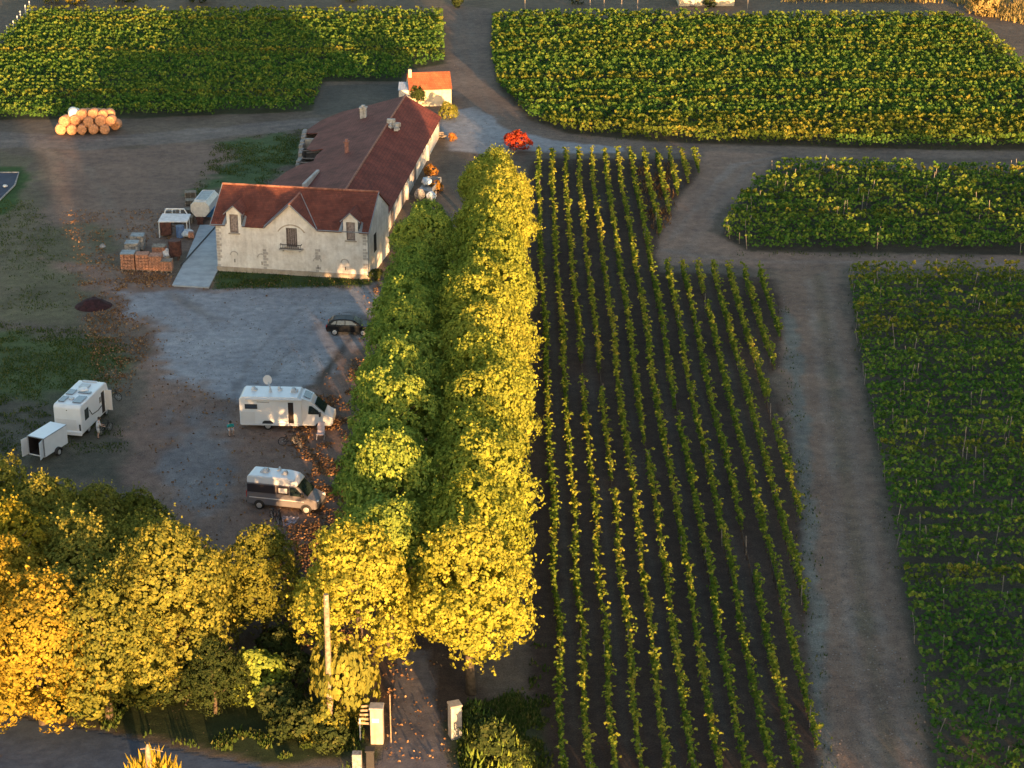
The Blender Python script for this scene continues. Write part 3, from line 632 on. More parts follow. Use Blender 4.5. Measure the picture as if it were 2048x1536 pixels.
def stack(u, v, d, h, mat, name, lab, cap=True):
    x, y, z = roof_px(u, v, 'l'); b = MB(); b.box((x, y, z+h/2-.2), (d[0], d[1], h+.2))
    o = b.build(name, mat, BARN, bevel=.03)
    if cap: c = MB(); c.box((x, y, z+h-.05), (d[0]+.18, d[1]+.18, .12)); c.box((x, y, z+h+.12), (d[0]*.6, d[1]*.6, .22)); c.build('cap', mat, o)
    o['label'] = lab; return o
stack(727, 236, (.7, .7), 1.3, M['cement'], 'chimney', 'pale cement chimney')
stack(694, 306, (.42, .42), 1.35, M['brick'], 'chimney', 'thin brick chimney')
b = MB(); x, y, z = roof_px(786, 258, 'r')
for k in range(14): b.box((x+rr.uniform(-.7, .7), y+rr.uniform(-.5, .5), EZ+(y)*sr+rr.uniform(0, .5)), (rr.uniform(.3, .7), rr.uniform(.2, .5), rr.uniform(.2, .5)), rz=rr.uniform(0, 3))
b.box((x+.6, y+.3, EZ+y*sr+.55), (.5, .9, .9)); o = b.build('chimney', M['cement'], BARN, bevel=.03); o['label'] = 'crumbled grey chimney stub'

# ---------------------------------------------------------------- HUT at the back, small metal roof shed
gx0, gy0, _ = G(820, 214); gx1, gy1, _ = G(903, 211)
HUT = empty('hut', (gx0, gy0, 0), math.atan2(gy1-gy0, gx1-gx0)); hw = math.hypot(gx1-gx0, gy1-gy0); hd = 4.6; he = 2.25; hr = 3.75
tag(HUT, 'small sunlit cream hut with a bright orange tiled roof behind the barn', 'hut')
b = MB(); b.add([(0,0,0),(hw,0,0),(hw,0,he),(0,0,he)],[(0,1,2,3)]); b.add([(0,hd,0),(hw,hd,0),(hw,hd,he),(0,hd,he)],[(0,1,2,3)])
for X in (0, hw): b.add([(X,0,0),(X,hd,0),(X,hd,he),(X,hd/2,hr-.05),(X,0,he)],[(0,1,2,3,4)])
b.build('wall', M['cream_render'], HUT); hs_ = (hr-he)/(hd/2)
b = MB(); b.slab([(-.1,-.2,he-.2*hs_+.06),(hw+.1,-.2,he-.2*hs_+.06),(hw+.1,hd/2,hr+.06),(-.1,hd/2,hr+.06)],(0,-hs_,1),.09); o = b.build('roof', M['hut_tile'], HUT); uv_slope(o,(1,0,0),(0,1,hs_))
b = MB(); b.slab([(-.1,hd+.2,he-.2*hs_+.06),(hw+.1,hd+.2,he-.2*hs_+.06),(hw+.1,hd/2,hr+.06),(-.1,hd/2,hr+.06)],(0,hs_,1),.09); o = b.build('back_roof', M['hut_tile'], HUT); uv_slope(o,(1,0,0),(0,1,-hs_))
b = MB(); b.box((.22, hd/2-.5, hr+.1),(.4,.5,1.0)); b.build('chimney', M['cream_render'], HUT, bevel=.02)
b = MB(); b.box((-.12,.6,1.5),(.08,1.0,1.3)); b.build('door', M['zinc'], HUT)
plain('tin', (.50, .54, .58), .45, .4, scale=4)
px_, py_, _ = G(812, 208)
b = MB(); b.slab([(-.9,-1.3,2.1),(1.0,-1.3,2.1),(1.0,1.3,2.5),(-.9,1.3,2.5)],(0,-.15,1),.06)
for k in range(7): b.tube([(-.85+k*.3,-1.3,2.13),(-.85+k*.3,1.3,2.53)],.03,4)
sh = empty('shed', (px_, py_, 0)); b.build('roof', M['tin'], sh, fix=False)
b = MB(); b.box((.05,0,1.0),(1.7,2.4,2.0)); b.build('wall', M['limewash_barn'], sh); tag(sh, 'little lean-to shed with a pale tin roof against the orange-roofed hut', 'shed')

# pale building far beyond the top vineyard
fx0, fy0, _ = G(1358, 13); fb = empty('roadside_building', (fx0, fy0+.2, 0), .02)
b = MB(); wall_cells(b, 0, 8.4, 0, 3.2, [(1.6, 2.5, 0, 2.1), (5.0, 6.0, 1.0, 2.1)]); b.add([(0,0,0),(0,5,0),(0,5,3.2),(0,2.5,4.6),(0,0,3.2)],[(0,1,2,3,4)]); b.add([(8.4,0,0),(8.4,5,0),(8.4,5,3.2),(8.4,2.5,4.6),(8.4,0,3.2)],[(0,1,2,3,4)]); b.add([(0,5,0),(8.4,5,0),(8.4,5,3.2),(0,5,3.2)],[(0,1,2,3)])
b.build('wall', M['cream_render'], fb); b = MB(); b.box((2.05,.2,1.05),(.9,.06,2.1)); b.build('door', M['zinc'], fb); b = MB(); b.box((5.5,.2,1.55),(1,.06,1.1)); b.build('window', M['dark_gap'], fb)
b = MB(); b.slab([(-.2,-.3,3.1),(8.6,-.3,3.1),(8.6,2.5,4.75),(-.2,2.5,4.75)],(0,-.6,1),.1); b.slab([(-.2,5.3,3.1),(8.6,5.3,3.1),(8.6,2.5,4.75),(-.2,2.5,4.75)],(0,.6,1),.1); o = b.build('roof', M['hut_tile'], fb); uv_slope(o,(1,0,0),(0,1,.3))
tag(fb, 'pale building beyond the far edge of the big vineyard, only its wall foot in view', 'building')

# ================================================================= TREES
PL = [crown_mesh(100+k, 3.95, 4.7, 7.2, M['plane_leaf'], clumps=3200, per=8, lobes=28, leaf=.175, clump_r=.24) for k in range(5)]
PN = [crown_mesh(130+k, 4.0, 5.2, 6.7, M['plane_leaf'], clumps=3400, per=8, lobes=30, leaf=.175, clump_r=.24, zlo=-.78) for k in range(2)]
TR = [trunk_mesh(200+k, 9.5, .28, 3.2) for k in range(3)]
rd = random.Random(11)
ORD = 'first second third fourth fifth sixth seventh eighth ninth tenth eleventh twelfth thirteenth fourteenth fifteenth sixteenth seventeenth eighteenth nineteenth twentieth'.split()
TENS = {2: 'twenty', 3: 'thirty', 4: 'forty', 5: 'fifty', 6: 'sixty', 7: 'seventy'}
TENTH = {2: 'twentieth', 3: 'thirtieth', 4: 'fortieth', 5: 'fiftieth', 6: 'sixtieth', 7: 'seventieth'}
def ordw(n):
    if n <= 20: return ORD[n-1]
    t, u = divmod(n, 10); return TENTH[t] if u == 0 else TENS[t] + '-' + ORD[u-1]
for i in range(15):
    Y = 109.5 + i*6.15
    k = 1.0 if i < 12 else .97 - .03*(i-11)
    tree('avenue_tree', (-2.45 + rd.uniform(-.25, .25) + (.008*(Y-110)), Y, 0), PN[0] if i == 0 else PL[i % 5], TR[i % 3], k*rd.uniform(.98, 1.07), rd.uniform(0, 6.28), f'golden-lit tree in the right-hand row of the drive, {ordw(i+1)} from the gate', 'tree', 'trees lining the drive', sz=k*rd.uniform(1.0, 1.1), mat=M['sunny_leaf'] if i < 2 else M['sunlit_side_leaf'])
for i in range(13):
    Y = 108.8 + i*6.1; k = 1.0 if i < 9 else .95 - .05*(i-9)
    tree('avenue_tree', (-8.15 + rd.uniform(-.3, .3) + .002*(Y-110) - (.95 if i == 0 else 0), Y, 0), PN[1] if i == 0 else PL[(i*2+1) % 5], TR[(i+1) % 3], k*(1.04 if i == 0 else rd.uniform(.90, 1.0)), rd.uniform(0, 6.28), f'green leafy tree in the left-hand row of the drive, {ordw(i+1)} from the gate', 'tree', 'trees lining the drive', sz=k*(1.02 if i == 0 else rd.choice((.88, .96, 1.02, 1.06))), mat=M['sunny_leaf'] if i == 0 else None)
# autumn trees by the road, bottom left
AU = [crown_mesh(300+k, 3.9, 4.5, 5.0, M['gold_leaf'], clumps=3000, per=8, lobes=28, leaf=.165, clump_r=.25, zlo=-1.0) for k in range(3)]
TA = [trunk_mesh(320+k, 7.5, .2, 2.6) for k in range(2)]
lst = [  # u, v of crown middle, z, scale, material, label
 (335, 1215, 5.6, 1.15, 'gold_leaf', 'broad golden-yellow tree, rightmost of the big roadside clump'),
 (205, 1285, 5.3, 1.0, 'gold_leaf', 'yellow tree with ochre tips in the front middle of the roadside clump'),
 (70, 1290, 5.4, 1.05, 'orange_leaf', 'deep orange tree at the front left corner of the roadside clump'),
 (-60, 1240, 5.4, 1.1, 'orange_leaf', 'orange tree cut by the left edge, front of the roadside clump'),
 (15, 1120, 5.4, 1.0, 'orange_leaf', 'orange-yellow tree behind the deep orange one at the left edge'),
 (165, 1155, 5.4, 1.0, 'gold_leaf', 'lemon-yellow tree in the middle of the roadside clump'),
 (280, 1150, 4.8, .9, 'gold_leaf', 'yellow tree at the back of the roadside clump, beside the broad golden one'),
 (90, 1040, 5.2, .92, 'gold_leaf', 'yellow-green tree at the back left, below the open trailer'),
 (-20, 1010, 5.2, .95, 'gold_leaf', 'yellow tree at the left edge below the trailer'),
 (200, 1040, 3.8, .66, 'gold_leaf', 'slim yellow-green young tree with thin crown behind the roadside clump'),
 (275, 1035, 3.9, .64, 'gold_leaf', 'small olive-yellow young tree behind the roadside clump, farthest right'),
 (405, 1150, 4.0, .66, 'gold_leaf', 'small yellowish tree at the right rear of the roadside clump'),
 (525, 1150, 4.4, .80, 'gold_leaf', 'lone yellow-green tree between the clump and the drive, below the grey van'),
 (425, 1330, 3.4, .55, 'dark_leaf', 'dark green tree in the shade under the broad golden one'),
 (130, 1235, 5.0, .95, 'gold_leaf', 'ochre-yellow tree between the deep orange one and the lemon-yellow one'),
 (265, 1225, 5.0, .95, 'gold_leaf', 'yellow tree filling the middle of the clump, left of the broad golden one'),
 (10, 1200, 5.0, 1.0, 'orange_leaf', 'orange tree in the middle of the clump by the left edge'),
 (110, 1110, 5.0, .9, 'gold_leaf', 'yellow tree in the back middle of the clump'),
 (350, 1125, 4.6, .75, 'gold_leaf', 'yellow tree rising behind the broad golden one'),
 (-180, 1180, 5.4, 1.1, 'orange_leaf', 'orange tree out past the left edge'),
 (-150, 1050, 5.4, 1.1, 'gold_leaf', 'yellow tree out past the left edge'),
]
for i, (u, v, z, sc, mt, lb) in enumerate(lst):
    p = G(u, v, z); tree('autumn_tree', (p[0], p[1], 0), AU[i % 3], TA[i % 2], sc, rd.uniform(0, 6.28), lb, 'tree', 'autumn trees by the road', mat=M[mt])
# shrubs
SHM = [crown_mesh(400+k, 1.35, 1.15, 1.0, M['dark_leaf'], clumps=150, per=14, lobes=7, leaf=.15, clump_r=.24, inner=False) for k in range(3)]
STM = trunk_mesh(410, 1.0, .05, .8)
def shrub(u, v, sc, mt, label, name='shrub', cat='shrub', group=None, szz=None):
    p = G(u, v, 0); e = empty(name, (p[0], p[1], 0), rd.uniform(0, 6.28)); e.scale = (sc, sc, szz or sc)
    link('stem', STM, e); c = link('foliage', SHM[rd.randrange(3)], e); c.material_slots[0].link = 'OBJECT'; c.material_slots[0].material = M[mt]
    tag(e, label, cat, group); return e
shrub(1033, 300, 1.25, 'red_leaf', 'vivid red bush at the end of the pale path', 'red_bush', 'bush', szz=1.1)
shrub(898, 238, .95, 'gold_leaf', 'round sunlit yellow bush at the foot of the orange-roofed hut', 'bush', 'bush')
shrub(862, 352, .60, 'copper_leaf', 'coppery orange bush beside the barn wall, the one farther back', 'bush', 'bush')
shrub(871, 385, .62, 'copper_leaf', 'coppery orange bush beside the tarp-covered pile', 'bush', 'bush')
shrub(836, 214, .75, 'dark_leaf', 'dark spiky palm-like plant between barn roof and hut', 'palm_plant', 'plant', szz=1.3)
shrub(752, 560, .55, 'dark_leaf', 'dark tangled bush at the right corner of the house', 'bush', 'bush')
shrub(905, 282, .45, 'copper_leaf', 'low russet clump on the verge by the barn end', 'bush', 'bush')
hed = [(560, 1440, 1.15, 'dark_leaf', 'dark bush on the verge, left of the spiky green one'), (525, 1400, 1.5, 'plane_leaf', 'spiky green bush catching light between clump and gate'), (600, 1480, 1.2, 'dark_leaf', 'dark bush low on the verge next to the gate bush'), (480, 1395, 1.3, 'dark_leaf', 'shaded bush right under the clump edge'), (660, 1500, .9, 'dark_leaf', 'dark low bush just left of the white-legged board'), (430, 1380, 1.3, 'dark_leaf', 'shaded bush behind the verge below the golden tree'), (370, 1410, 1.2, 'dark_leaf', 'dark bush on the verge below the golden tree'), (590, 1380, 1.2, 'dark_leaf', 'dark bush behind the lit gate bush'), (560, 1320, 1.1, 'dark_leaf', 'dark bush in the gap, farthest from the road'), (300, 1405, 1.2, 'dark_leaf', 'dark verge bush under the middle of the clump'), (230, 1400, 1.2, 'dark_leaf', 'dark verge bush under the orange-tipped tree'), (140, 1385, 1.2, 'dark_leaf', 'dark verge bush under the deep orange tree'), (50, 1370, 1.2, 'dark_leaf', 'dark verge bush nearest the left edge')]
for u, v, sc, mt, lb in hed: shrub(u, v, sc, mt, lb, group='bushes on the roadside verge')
for u, v, sc, mt, lb, sz_ in ((690, 1455, 1.55, 'gold_leaf', 'tall feathery yellow bush left of the gate pillar', 3.0), (650, 1480, 1.0, 'gold_leaf', 'small yellow bush at the foot of the tall one by the gate', 1.3)): shrub(u, v, sc, mt, lb, 'gate_bush', 'bush', szz=sz_)
HB = []
for u, v, sc, lb, sz_ in ((985, 1520, 1.5, 'dark conifer-like bush right of the white gate pillar', 1.6), (950, 1465, 1.0, 'dark low bush behind the white gate pillar', 1.2), (1035, 1530, 1.0, 'small light-tipped bush at the corner of the striped vineyard', 1.0)): 
    eh = shrub(u, v, sc*.8, 'dark_leaf', lb, 'hedge_bush', 'bush', szz=sz_*.8)
    rs = np.random.default_rng(int(u)); n = 260; uu = unit(n, rs); uu[:, 2] = np.abs(uu[:, 2])
    HB.append((eh, uu*np.array([1.5, 1.5, 1.9])*rs.uniform(.7, 1, (n, 1)), uu, rs))
# trees standing on the near side, outside the picture: their long shadows fall on the lower fields
FARC = crown_mesh(500, 3.6, 4.4, 6.2, M['plane_leaf'], clumps=520, per=12, lobes=14, leaf=.26, clump_r=.5)
for i, (x, y, sc) in enumerate([(33, 74, 1.05), (39, 78, 1.15), (45, 75, 1.05), (51, 80, 1.2), (57, 76, 1.15), (63, 80, 1.2), (70, 77, 1.15), (77, 80, 1.2), (85, 78, 1.2), (94, 82, 1.25)]):
    tree('unseen_tree', (x, y, 0), FARC, TR[i % 3], sc, i*1.3, f'green tree out past the lower right edge, {ordw(i+1)} from the left', 'tree', 'trees beyond the lower right corner')
for i, (x, y, sc) in enumerate([(10.5, 75, .44), (13.5, 73, .44), (16.5, 75, .46), (19.5, 73, .48), (22.5, 75, .48), (25.5, 73, .52), (28.5, 76, .56), (31.5, 72, .6), (35, 72, .6), (39, 72, .6), (43, 71, .6), (48, 72, .6), (53, 72, .6), (58, 72, .6), (64, 72, .6), (70, 71, .6)]):  # low trees, unseen, added to shade the lower vineyards and lane
    tree('unseen_tree', (x, y, 0), FARC, TR[i % 3], sc, i*1.3, f'unseen low tree added for shade past the bottom edge, {ordw(i+1)} from the left', 'tree', 'added shade trees below the bottom edge')

# ================================================================= VINES
def clip_line(poly, axis, val):
    """intervals of the other coordinate where the line axis=val lies inside the polygon"""
    xs = []; n = len(poly)
    for i in range(n):
        a, b_ = poly[i], poly[(i+1) % n]
        if (a[axis] > val) != (b_[axis] > val):
            t = (val - a[axis])/(b_[axis] - a[axis]); xs.append(a[1-axis] + t*(b_[1-axis]-a[1-axis]))
    xs.sort(); return [(xs[k], xs[k+1]) for k in range(0, len(xs)-1, 2)]
def vine_points(rs, length, density, width, h0, h1, shoots=.5, gappy=.14, seedn=0, pos=0.0):
    """leaf centres, normals, sizes, tints along a trellised row starting at s=0"""
    n = int(length*density); s = rs.uniform(0, length, n)
    vig = .30 + 1.1*vnoise(s, np.full(n, pos), 1.4, seedn) - .25*(vnoise(s, np.full(n, pos), 7, seedn+5) < gappy*2.2)
    keep = rs.random(n) < np.clip(vig*1.1, .12, 1); s = s[keep]; vig = vig[keep]; n = len(s)
    top = h0 + (h1-h0)*np.clip(vig, .3, 1.15)
    tz = rs.beta(1.6, 1.0, n); z = h0*.75 + (top - h0*.75)*tz
    wd = width*(.5 + .5*np.sin(np.pi*np.clip(tz, .05, .9)))*np.clip(vig, .5, 1.2)
    t = rs.normal(0, .38, n)*wd
    nr = np.stack([rs.normal(0, .5, n), t/width*1.6 + rs.normal(0, .45, n), .75 + rs.normal(0, .45, n)], 1)
    ns = int(length*density*shoots/9)                       # wild shoots: little strings of leaves arching out
    if ns:
        ss = rs.uniform(0, length, ns); a = rs.uniform(0, 6.28, ns); hh = rs.uniform(.25, .7, ns)
        st = h0 + (h1-h0)*(.8 + .2*rs.random(ns)); k = np.tile(np.arange(7), ns)/6; q = np.repeat(np.arange(ns), 7)
        s2 = ss[q] + np.cos(a[q])*k*hh[q]*.9; t2 = np.sin(a[q])*k*hh[q]*.7; z2 = st[q] + hh[q]*(1.5*k - 1.1*k*k)
        s = np.append(s, s2); t = np.append(t, t2); z = np.append(z, z2)
        nr = np.vstack([nr, np.stack([rs.normal(0, .6, len(q)), rs.normal(0, .6, len(q)), .5 + rs.normal(0, .5, len(q))], 1)])
    yel = vnoise(s, np.full(len(s), pos), 3.0, seedn+11)
    tint = np.clip(rs.uniform(0, .7, len(s)) + (yel > .75)*.35 + (np.arange(len(s)) >= n)*.3, 0, 1)
    return s, t, z, nr, tint
def vine_row(name, axis, val, lo, hi, label, group, seed, density, width, h0, h1, leaf, mat, stakes=0, empty_root=False, gaps=None, cat='vine row', skip=None):
    rs = np.random.default_rng(seed); L = hi - lo
    s, t, z, nr, tint = vine_points(rs, L, density, width, h0, h1, seedn=seed % 17, pos=val)
    if skip:
        k = np.ones(len(s), bool)
        for a_, c_ in skip: k &= ~((s + lo > a_) & (s + lo < c_))
        s, t, z, nr, tint = s[k], t[k], z[k], nr[k], tint[k]
    wob = (vnoise(s + lo, np.full(len(s), val), 9, 2) - .5)*.35
    if axis == 1: c = np.stack([s, t + wob, z], 1); o0 = (lo, val, 0)
    else: c = np.stack([t + wob, s, z], 1); nr = nr[:, [1, 0, 2]]; o0 = (val, lo, 0)
    sz = leaf*rs.uniform(.7, 1.35, len(s))
    if empty_root:
        root = empty(name, o0); leaf_cloud('foliage', c, nr, sz, mat, tint, 1.15, root, rs)
    else:
        root = leaf_cloud(name, c, nr, sz, mat, tint, 1.15, None, rs); root.location = o0
    tag(root, label, cat, group)
    return root
STK = {}
def stake_mesh(h):
    k = round(h, 1)
    if k not in STK:
        b = MB(); b.tube([(0, 0, -.1), (0, 0, k)], .034, 6); o = b.build('stake', M['stake_wood'], fix=False); STK[k] = o.data; bpy.data.objects.remove(o)
    return STK[k]
rv = random.Random(3)
def place_stake(root, x, y, h, lean):
    o = link('stake', stake_mesh(h), root); o.location = (x, y, 0); o.rotation_euler = (rv.uniform(-lean, lean), rv.uniform(-lean, lean), 0)
# striped vineyard beside the avenue: rows run away from the camera
PA = GP(VINES_A)
SK = {2: [(158, 163)], 3: [(155.5, 161), (136, 139)], 5: [(143, 146)], 7: [(150, 153)], 9: [(124, 131)], 10: [(176, 180)], 12: [(150, 154), (116, 120)], 14: [(150, 153.5)], 16: [(163, 166)]}
TW = []
for i in range(17):
    X = 2.95 + 1.49*i
    iv = [(a, c) for a, c in clip_line(PA, 0, X) if c - a > 2]
    for j, (a, c) in enumerate(iv):
        a = max(a, 97); 
        if c - a < 2: continue
        part = '' if len(iv) == 1 else (', nearer part' if j == 0 else ', short far part' if j == len(iv)-1 else ', middle part')
        r = vine_row('vine_row', 0, X, a, c, f'narrow vine row in the striped vineyard, {ordw(i+1)} from the drive{part}', 'rows of the striped vineyard', 1000+i*7+j, 80, .31, .38, 1.36, .165, M['sunlit_stripe_leaf'], skip=SK.get(i), empty_root=True)
        for k in range(int((c-a)/14)): place_stake(r, rv.uniform(-.05, .05), 3 + k*14 + rv.uniform(-2, 2), 1.5, .05)
        # vine stems
        b = MB(); y = .5; P_ = []
        while y < c - a:
            P_ += [(0, y, .62), (rv.uniform(-.06, .06), y+.02, 0), (rv.uniform(-.06, .06), y+.08, 0), (0, y+.10, .62)]; y += 1.1
        b.tube(P_, .03, 4); b.build('stems', M['vine_wood'], r, fix=False)
# lower right vineyard: rows run across
def cross_field(poly_px, step, name_tail, group, seed, density, width, h1, leaf, xlo, xhi, mat2p, stakes=False, root=False, y0=None, frm='near edge'):
    P = GP(poly_px); ymin = max(P[:, 1].min(), y0 or -1e9); ymax = P[:, 1].max(); y = ymin + .5; i = 0
    while y < ymax - .2:
        for j, (a, c) in enumerate(clip_line(P, 1, y)):
            a, c = max(a, xlo), min(c, xhi)
            if c - a < 1.5: continue
            if j == 0: i += 1
            vis = 1024/(FPX/(y*cp + CAM_H*sp)) + 2.5         # how far the view reaches sideways here
            a, c = max(a, -vis-6), min(c, vis+6)
            if c - a < 1.5: continue
            mt = M['vine_leaf_yellow'] if random.Random(seed+i).random() < mat2p(y) else M['vine_leaf']
            r = vine_row('vine_row', 1, y, a, c, f'{name_tail}, {ordw(i)} row back from its {frm}' + ('' if j == 0 else ', the piece farther right'), group, seed+i*3+j, density(y), width, .4, h1, leaf, mt, empty_root=root)
            if stakes:
                if rv.random() < .45: place_stake(r, rv.uniform(0, .5), rv.uniform(-.1, .1), rv.uniform(1.2, 1.7), .2)
                if rv.random() < .5: place_stake(r, rv.uniform(1.5, 4), rv.uniform(-.1, .1), 1.9, .15)
                for k in range(rv.choice((1, 1, 2, 3))): place_stake(r, rv.uniform(3, c-a), rv.uniform(-.1, .1), rv.choice((1.8, 2.0)), .12)
        y += step
cross_field(VINES_BR, 1.9, 'leafy row of the dark lower right vineyard', 'rows of the lower right vineyard', 3000, lambda y: 46, .60, 1.55, .235, 5, 70, lambda y: .12 if y < 165 else .4, stakes=True, root=True, y0=98)
cross_field(VINES_MR, 1.7, 'leafy row of the middle right vineyard block', 'rows of the middle right vineyard', 4000, lambda y: 38, .60, 1.38, .27, 5, 80, lambda y: .35, stakes=True, root=True)
cross_field(VINES_TR, 1.75, 'leafy row of the large upper right vineyard', 'rows of the upper right vineyard', 5000, lambda y: 36, .55, 1.36, .31, -8, 95, lambda y: .25 if y > 236 else .5, root=False)
cross_field(VINES_TL, 1.75, 'leafy row of the upper left vineyard', 'rows of the upper left vineyard', 6000, lambda y: 42, .6, 1.25, .27, -100, 5, lambda y: .15, root=False)


# ================================================================= VEHICLES (local +x forward, +y left)
def paint(name, c, rough=.3, coat=.4, var=.04):
    m, n, l, b = nodes(name); t = noise(n, l, 1.5, 4); r = ramp(n, l, t.outputs[0], [(.3, tuple(k*(1-2*var) for k in c)), (.7, c)])
    l.new(r.outputs[0], b.inputs['Base Color']); b.inputs['Roughness'].default_value = rough; b.inputs['Coat Weight'].default_value = coat; return m
paint('white_paint', (.72, .74, .76), .4, .3); paint('cream_panel', (.66, .66, .66), .5, .1); paint('grey_paint', (.16, .155, .17), .35, .5); paint('dark_band', (.035, .030, .035), .35, .4); paint('black_paint', (.004, .006, .010), .4, .05)
plain('rubber', (.02, .02, .02), .8, var=.2); plain('alloy', (.55, .55, .56), .4, .5); plain('plastic_dark', (.03, .03, .033), .6); glass('window_glass', (.02, .035, .035)); glass('skylight_glass', (.02, .035, .055), .18); glass('solar_glass', (.04, .055, .08), .15)
plain('lamp_lens', (.75, .75, .72), .2); plain('tail_lens', (.45, .02, .02), .3); plain('roof_vent', (.50, .52, .54), .5); plain('interior_shade', (.03, .022, .02), .9)  # last one: dark tone standing in for the shade inside open doors
def profile(b, pts, w, m=0, y0=0, wt=None):
    """side outline (x, z) extruded across width w; wt = width factor per point"""
    wt = wt or [1]*len(pts)
    r1 = [(x, y0 - w/2*k, z) for (x, z), k in zip(pts, wt)]; r2 = [(x, y0 + w/2*k, z) for (x, z), k in zip(pts, wt)]
    b.loft([r1, r2], m)
def wheel(root, x, y, r=.34, wd=.22):
    sgn = 1 if y > 0 else -1
    b = MB(); n = 20
    ring = lambda yy, rr: [(x + rr*math.cos(t), yy, r + rr*math.sin(t)) for t in [2*math.pi*k/n for k in range(n)]]
    b.loft([ring(y - wd/2, r*.9), ring(y - wd/2 + .03, r), ring(y + wd/2 - .03, r), ring(y + wd/2, r*.9)]); o = b.build('wheel', M['rubber'], root, smooth=False)
    b = MB(); yo = y + sgn*(wd/2 + .006); b.loft([ring(yo, r*.64), ring(yo + sgn*.012, r*.55)])
    for k in range(5):
        a = k*1.2566; b.box((x + r*.33*math.cos(a), yo + sgn*.02, r + r*.33*math.sin(a)), (.07, .02, .07))
    b.build('rim', M['alloy'], o, fix=False)
def side_poly(pts, y, th=.012):
    """flat pane on the side: (x, z) points at y, facing away from the middle"""
    b = MB(); sgn = 1 if y > 0 else -1; b.slab([(x, y + sgn*th, z) for x, z in pts], (0, sgn, 0), th*1.6); return b
def rect(x0, x1, z0, z1): return [(x0, z0), (x1, z0), (x1, z1), (x0, z1)]
def place(name, u, v, dirpx, label, cat, z=0, dx=0, dy=0, group=None):
    p = G(u, v, z); q = G(*dirpx, z); e = empty(name, (p[0]+dx, p[1]+dy, 0), math.atan2(q[1]-p[1], q[0]-p[0])); tag(e, label, cat, group); return e

# --- white coachbuilt motorhome, broadside
V = place('motorhome', 482, 858, (660, 862), 'white motorhome seen from its side, satellite dish up, entrance door open', 'motorhome', dy=.85)
V.location.x += 3.75; W = 2.3
b = MB(); profile(b, [(-3.72, .42), (1.25, .42), (1.25, 2.60), (.95, 2.86), (-3.5, 2.86), (-3.72, 2.66)], W); b.build('body', M['white_paint'], V, bevel=.05)
b = MB(); profile(b, [(1.2, .40), (3.55, .40), (3.72, .62), (3.68, 1.05), (3.05, 1.42), (2.2, 2.18), (2.0, 2.45), (1.2, 2.80)], 2.1, wt=[1, .96, .92, .90, .94, .86, .9, 1]); b.build('cab', M['white_paint'], V, bevel=.06)
b = MB(); b.slab([(3.02, -.86, 1.50), (3.02, .86, 1.50), (2.26, .78, 2.20), (2.26, -.78, 2.20)], (.68, 0, .73), .03); b.v = [(x+.03, y, z+.03) for x, y, z in b.v]; b.build('windscreen', M['window_glass'], V)
b = MB(); b.slab([(1.92, -.62, 2.52), (1.92, .62, 2.52), (1.36, .62, 2.77), (1.36, -.62, 2.77)], (.4, 0, .92), .03); b.v = [(x+.02, y, z+.035) for x, y, z in b.v]; b.build('skylight', M['skylight_glass'], V)
for sgn in (-1, 1):
    yy = sgn*1.02
    o = side_poly([(1.75, 1.42), (2.78, 1.42), (2.55, 1.72), (2.05, 2.12), (1.85, 2.12)], yy + sgn*.03, .02).build('side_window', M['window_glass'], V)
    b = MB(); b.box((2.72, sgn*1.26, 1.50), (.14, .26, .34)); b.tube([(2.72, sgn*1.0, 1.45), (2.72, sgn*1.25, 1.5)], .03, 5); b.build('mirror', M['plastic_dark'], V, bevel=.03)
    b = MB(); b.box((3.58, sgn*.78, .98), (.16, .32, .26), rz=-sgn*.25); b.build('headlight', M['lamp_lens'], V, bevel=.04)
yy = -W/2
fr = side_poly(rect(-3.28, -2.28, 1.82, 2.22), yy, .02).build('window', M['plastic_dark'], V); side_poly(rect(-3.2, -2.36, 1.9, 2.14), yy - .02, .012).build('pane', M['solar_glass'], fr)
d = side_poly(rect(.18, .62, .62, 2.42), yy, .006).build('doorway', M['interior_shade'], V); side_poly(rect(.62, .72, .60, 2.46), yy, .05).build('door_leaf', M['white_paint'], V)
b = side_poly([(-2.3, 2.40), (-1.3, 2.36), (-1.3, 2.40), (-2.3, 2.44)], yy, .01); b.build('stripe', M['grey_paint'], V)
b = MB(); b.box((-.9, yy - .07, 2.66), (4.6, .14, .14)); b.build('awning_case', M['cream_panel'], V, bevel=.03)
b = side_poly(rect(-3.62, -2.50, .55, 1.55), yy, .006); b.build('locker_door', M['cream_panel'], V, bevel=0)
b = MB(); b.box((-1.3, yy-.05, .50), (4.6, .06, .12)); b.box((-1.3, -yy+.05, .5), (4.6, .06, .12)); b.build('skirt', M['cream_panel'], V)
b = side_poly([(-2.0, .40), (-1.0, .40), (-1.1, .72), (-1.25, .82), (-1.75, .82), (-1.9, .72)], yy, .008); b.build('wheel_arch', M['plastic_dark'], V)
for x in (-1.5, 2.65):
    for s_ in (-1, 1): wheel(V, x, s_*1.0, .35)
for x, y, sc in ((-2.7, .25, .9), (-.65, .35, .7), (.55, .1, 1.1)):
    b = MB(); b.box((x, y, 2.92), (.5*sc, .5*sc, .14), taper=.9); b.box((x-.08, y, 3.07), (.36*sc, .5*sc, .22), taper=.6); b.build('roof_vent', M['roof_vent'], V, bevel=.03)
ds = MB(); ds.tube([(-1.35, -.1, 2.86), (-1.35, -.1, 3.15), (-1.55, .25, 3.55)], [.16, .07, .05], 8); dd = ds.build('satellite_mast', M['roof_vent'], V, fix=False)
b = MB(); c0 = Vector((-1.62, .35, 3.72)); nn = Vector((.55, -.72, .25)).normalized(); a_ = nn.orthogonal().normalized(); b_ = nn.cross(a_)
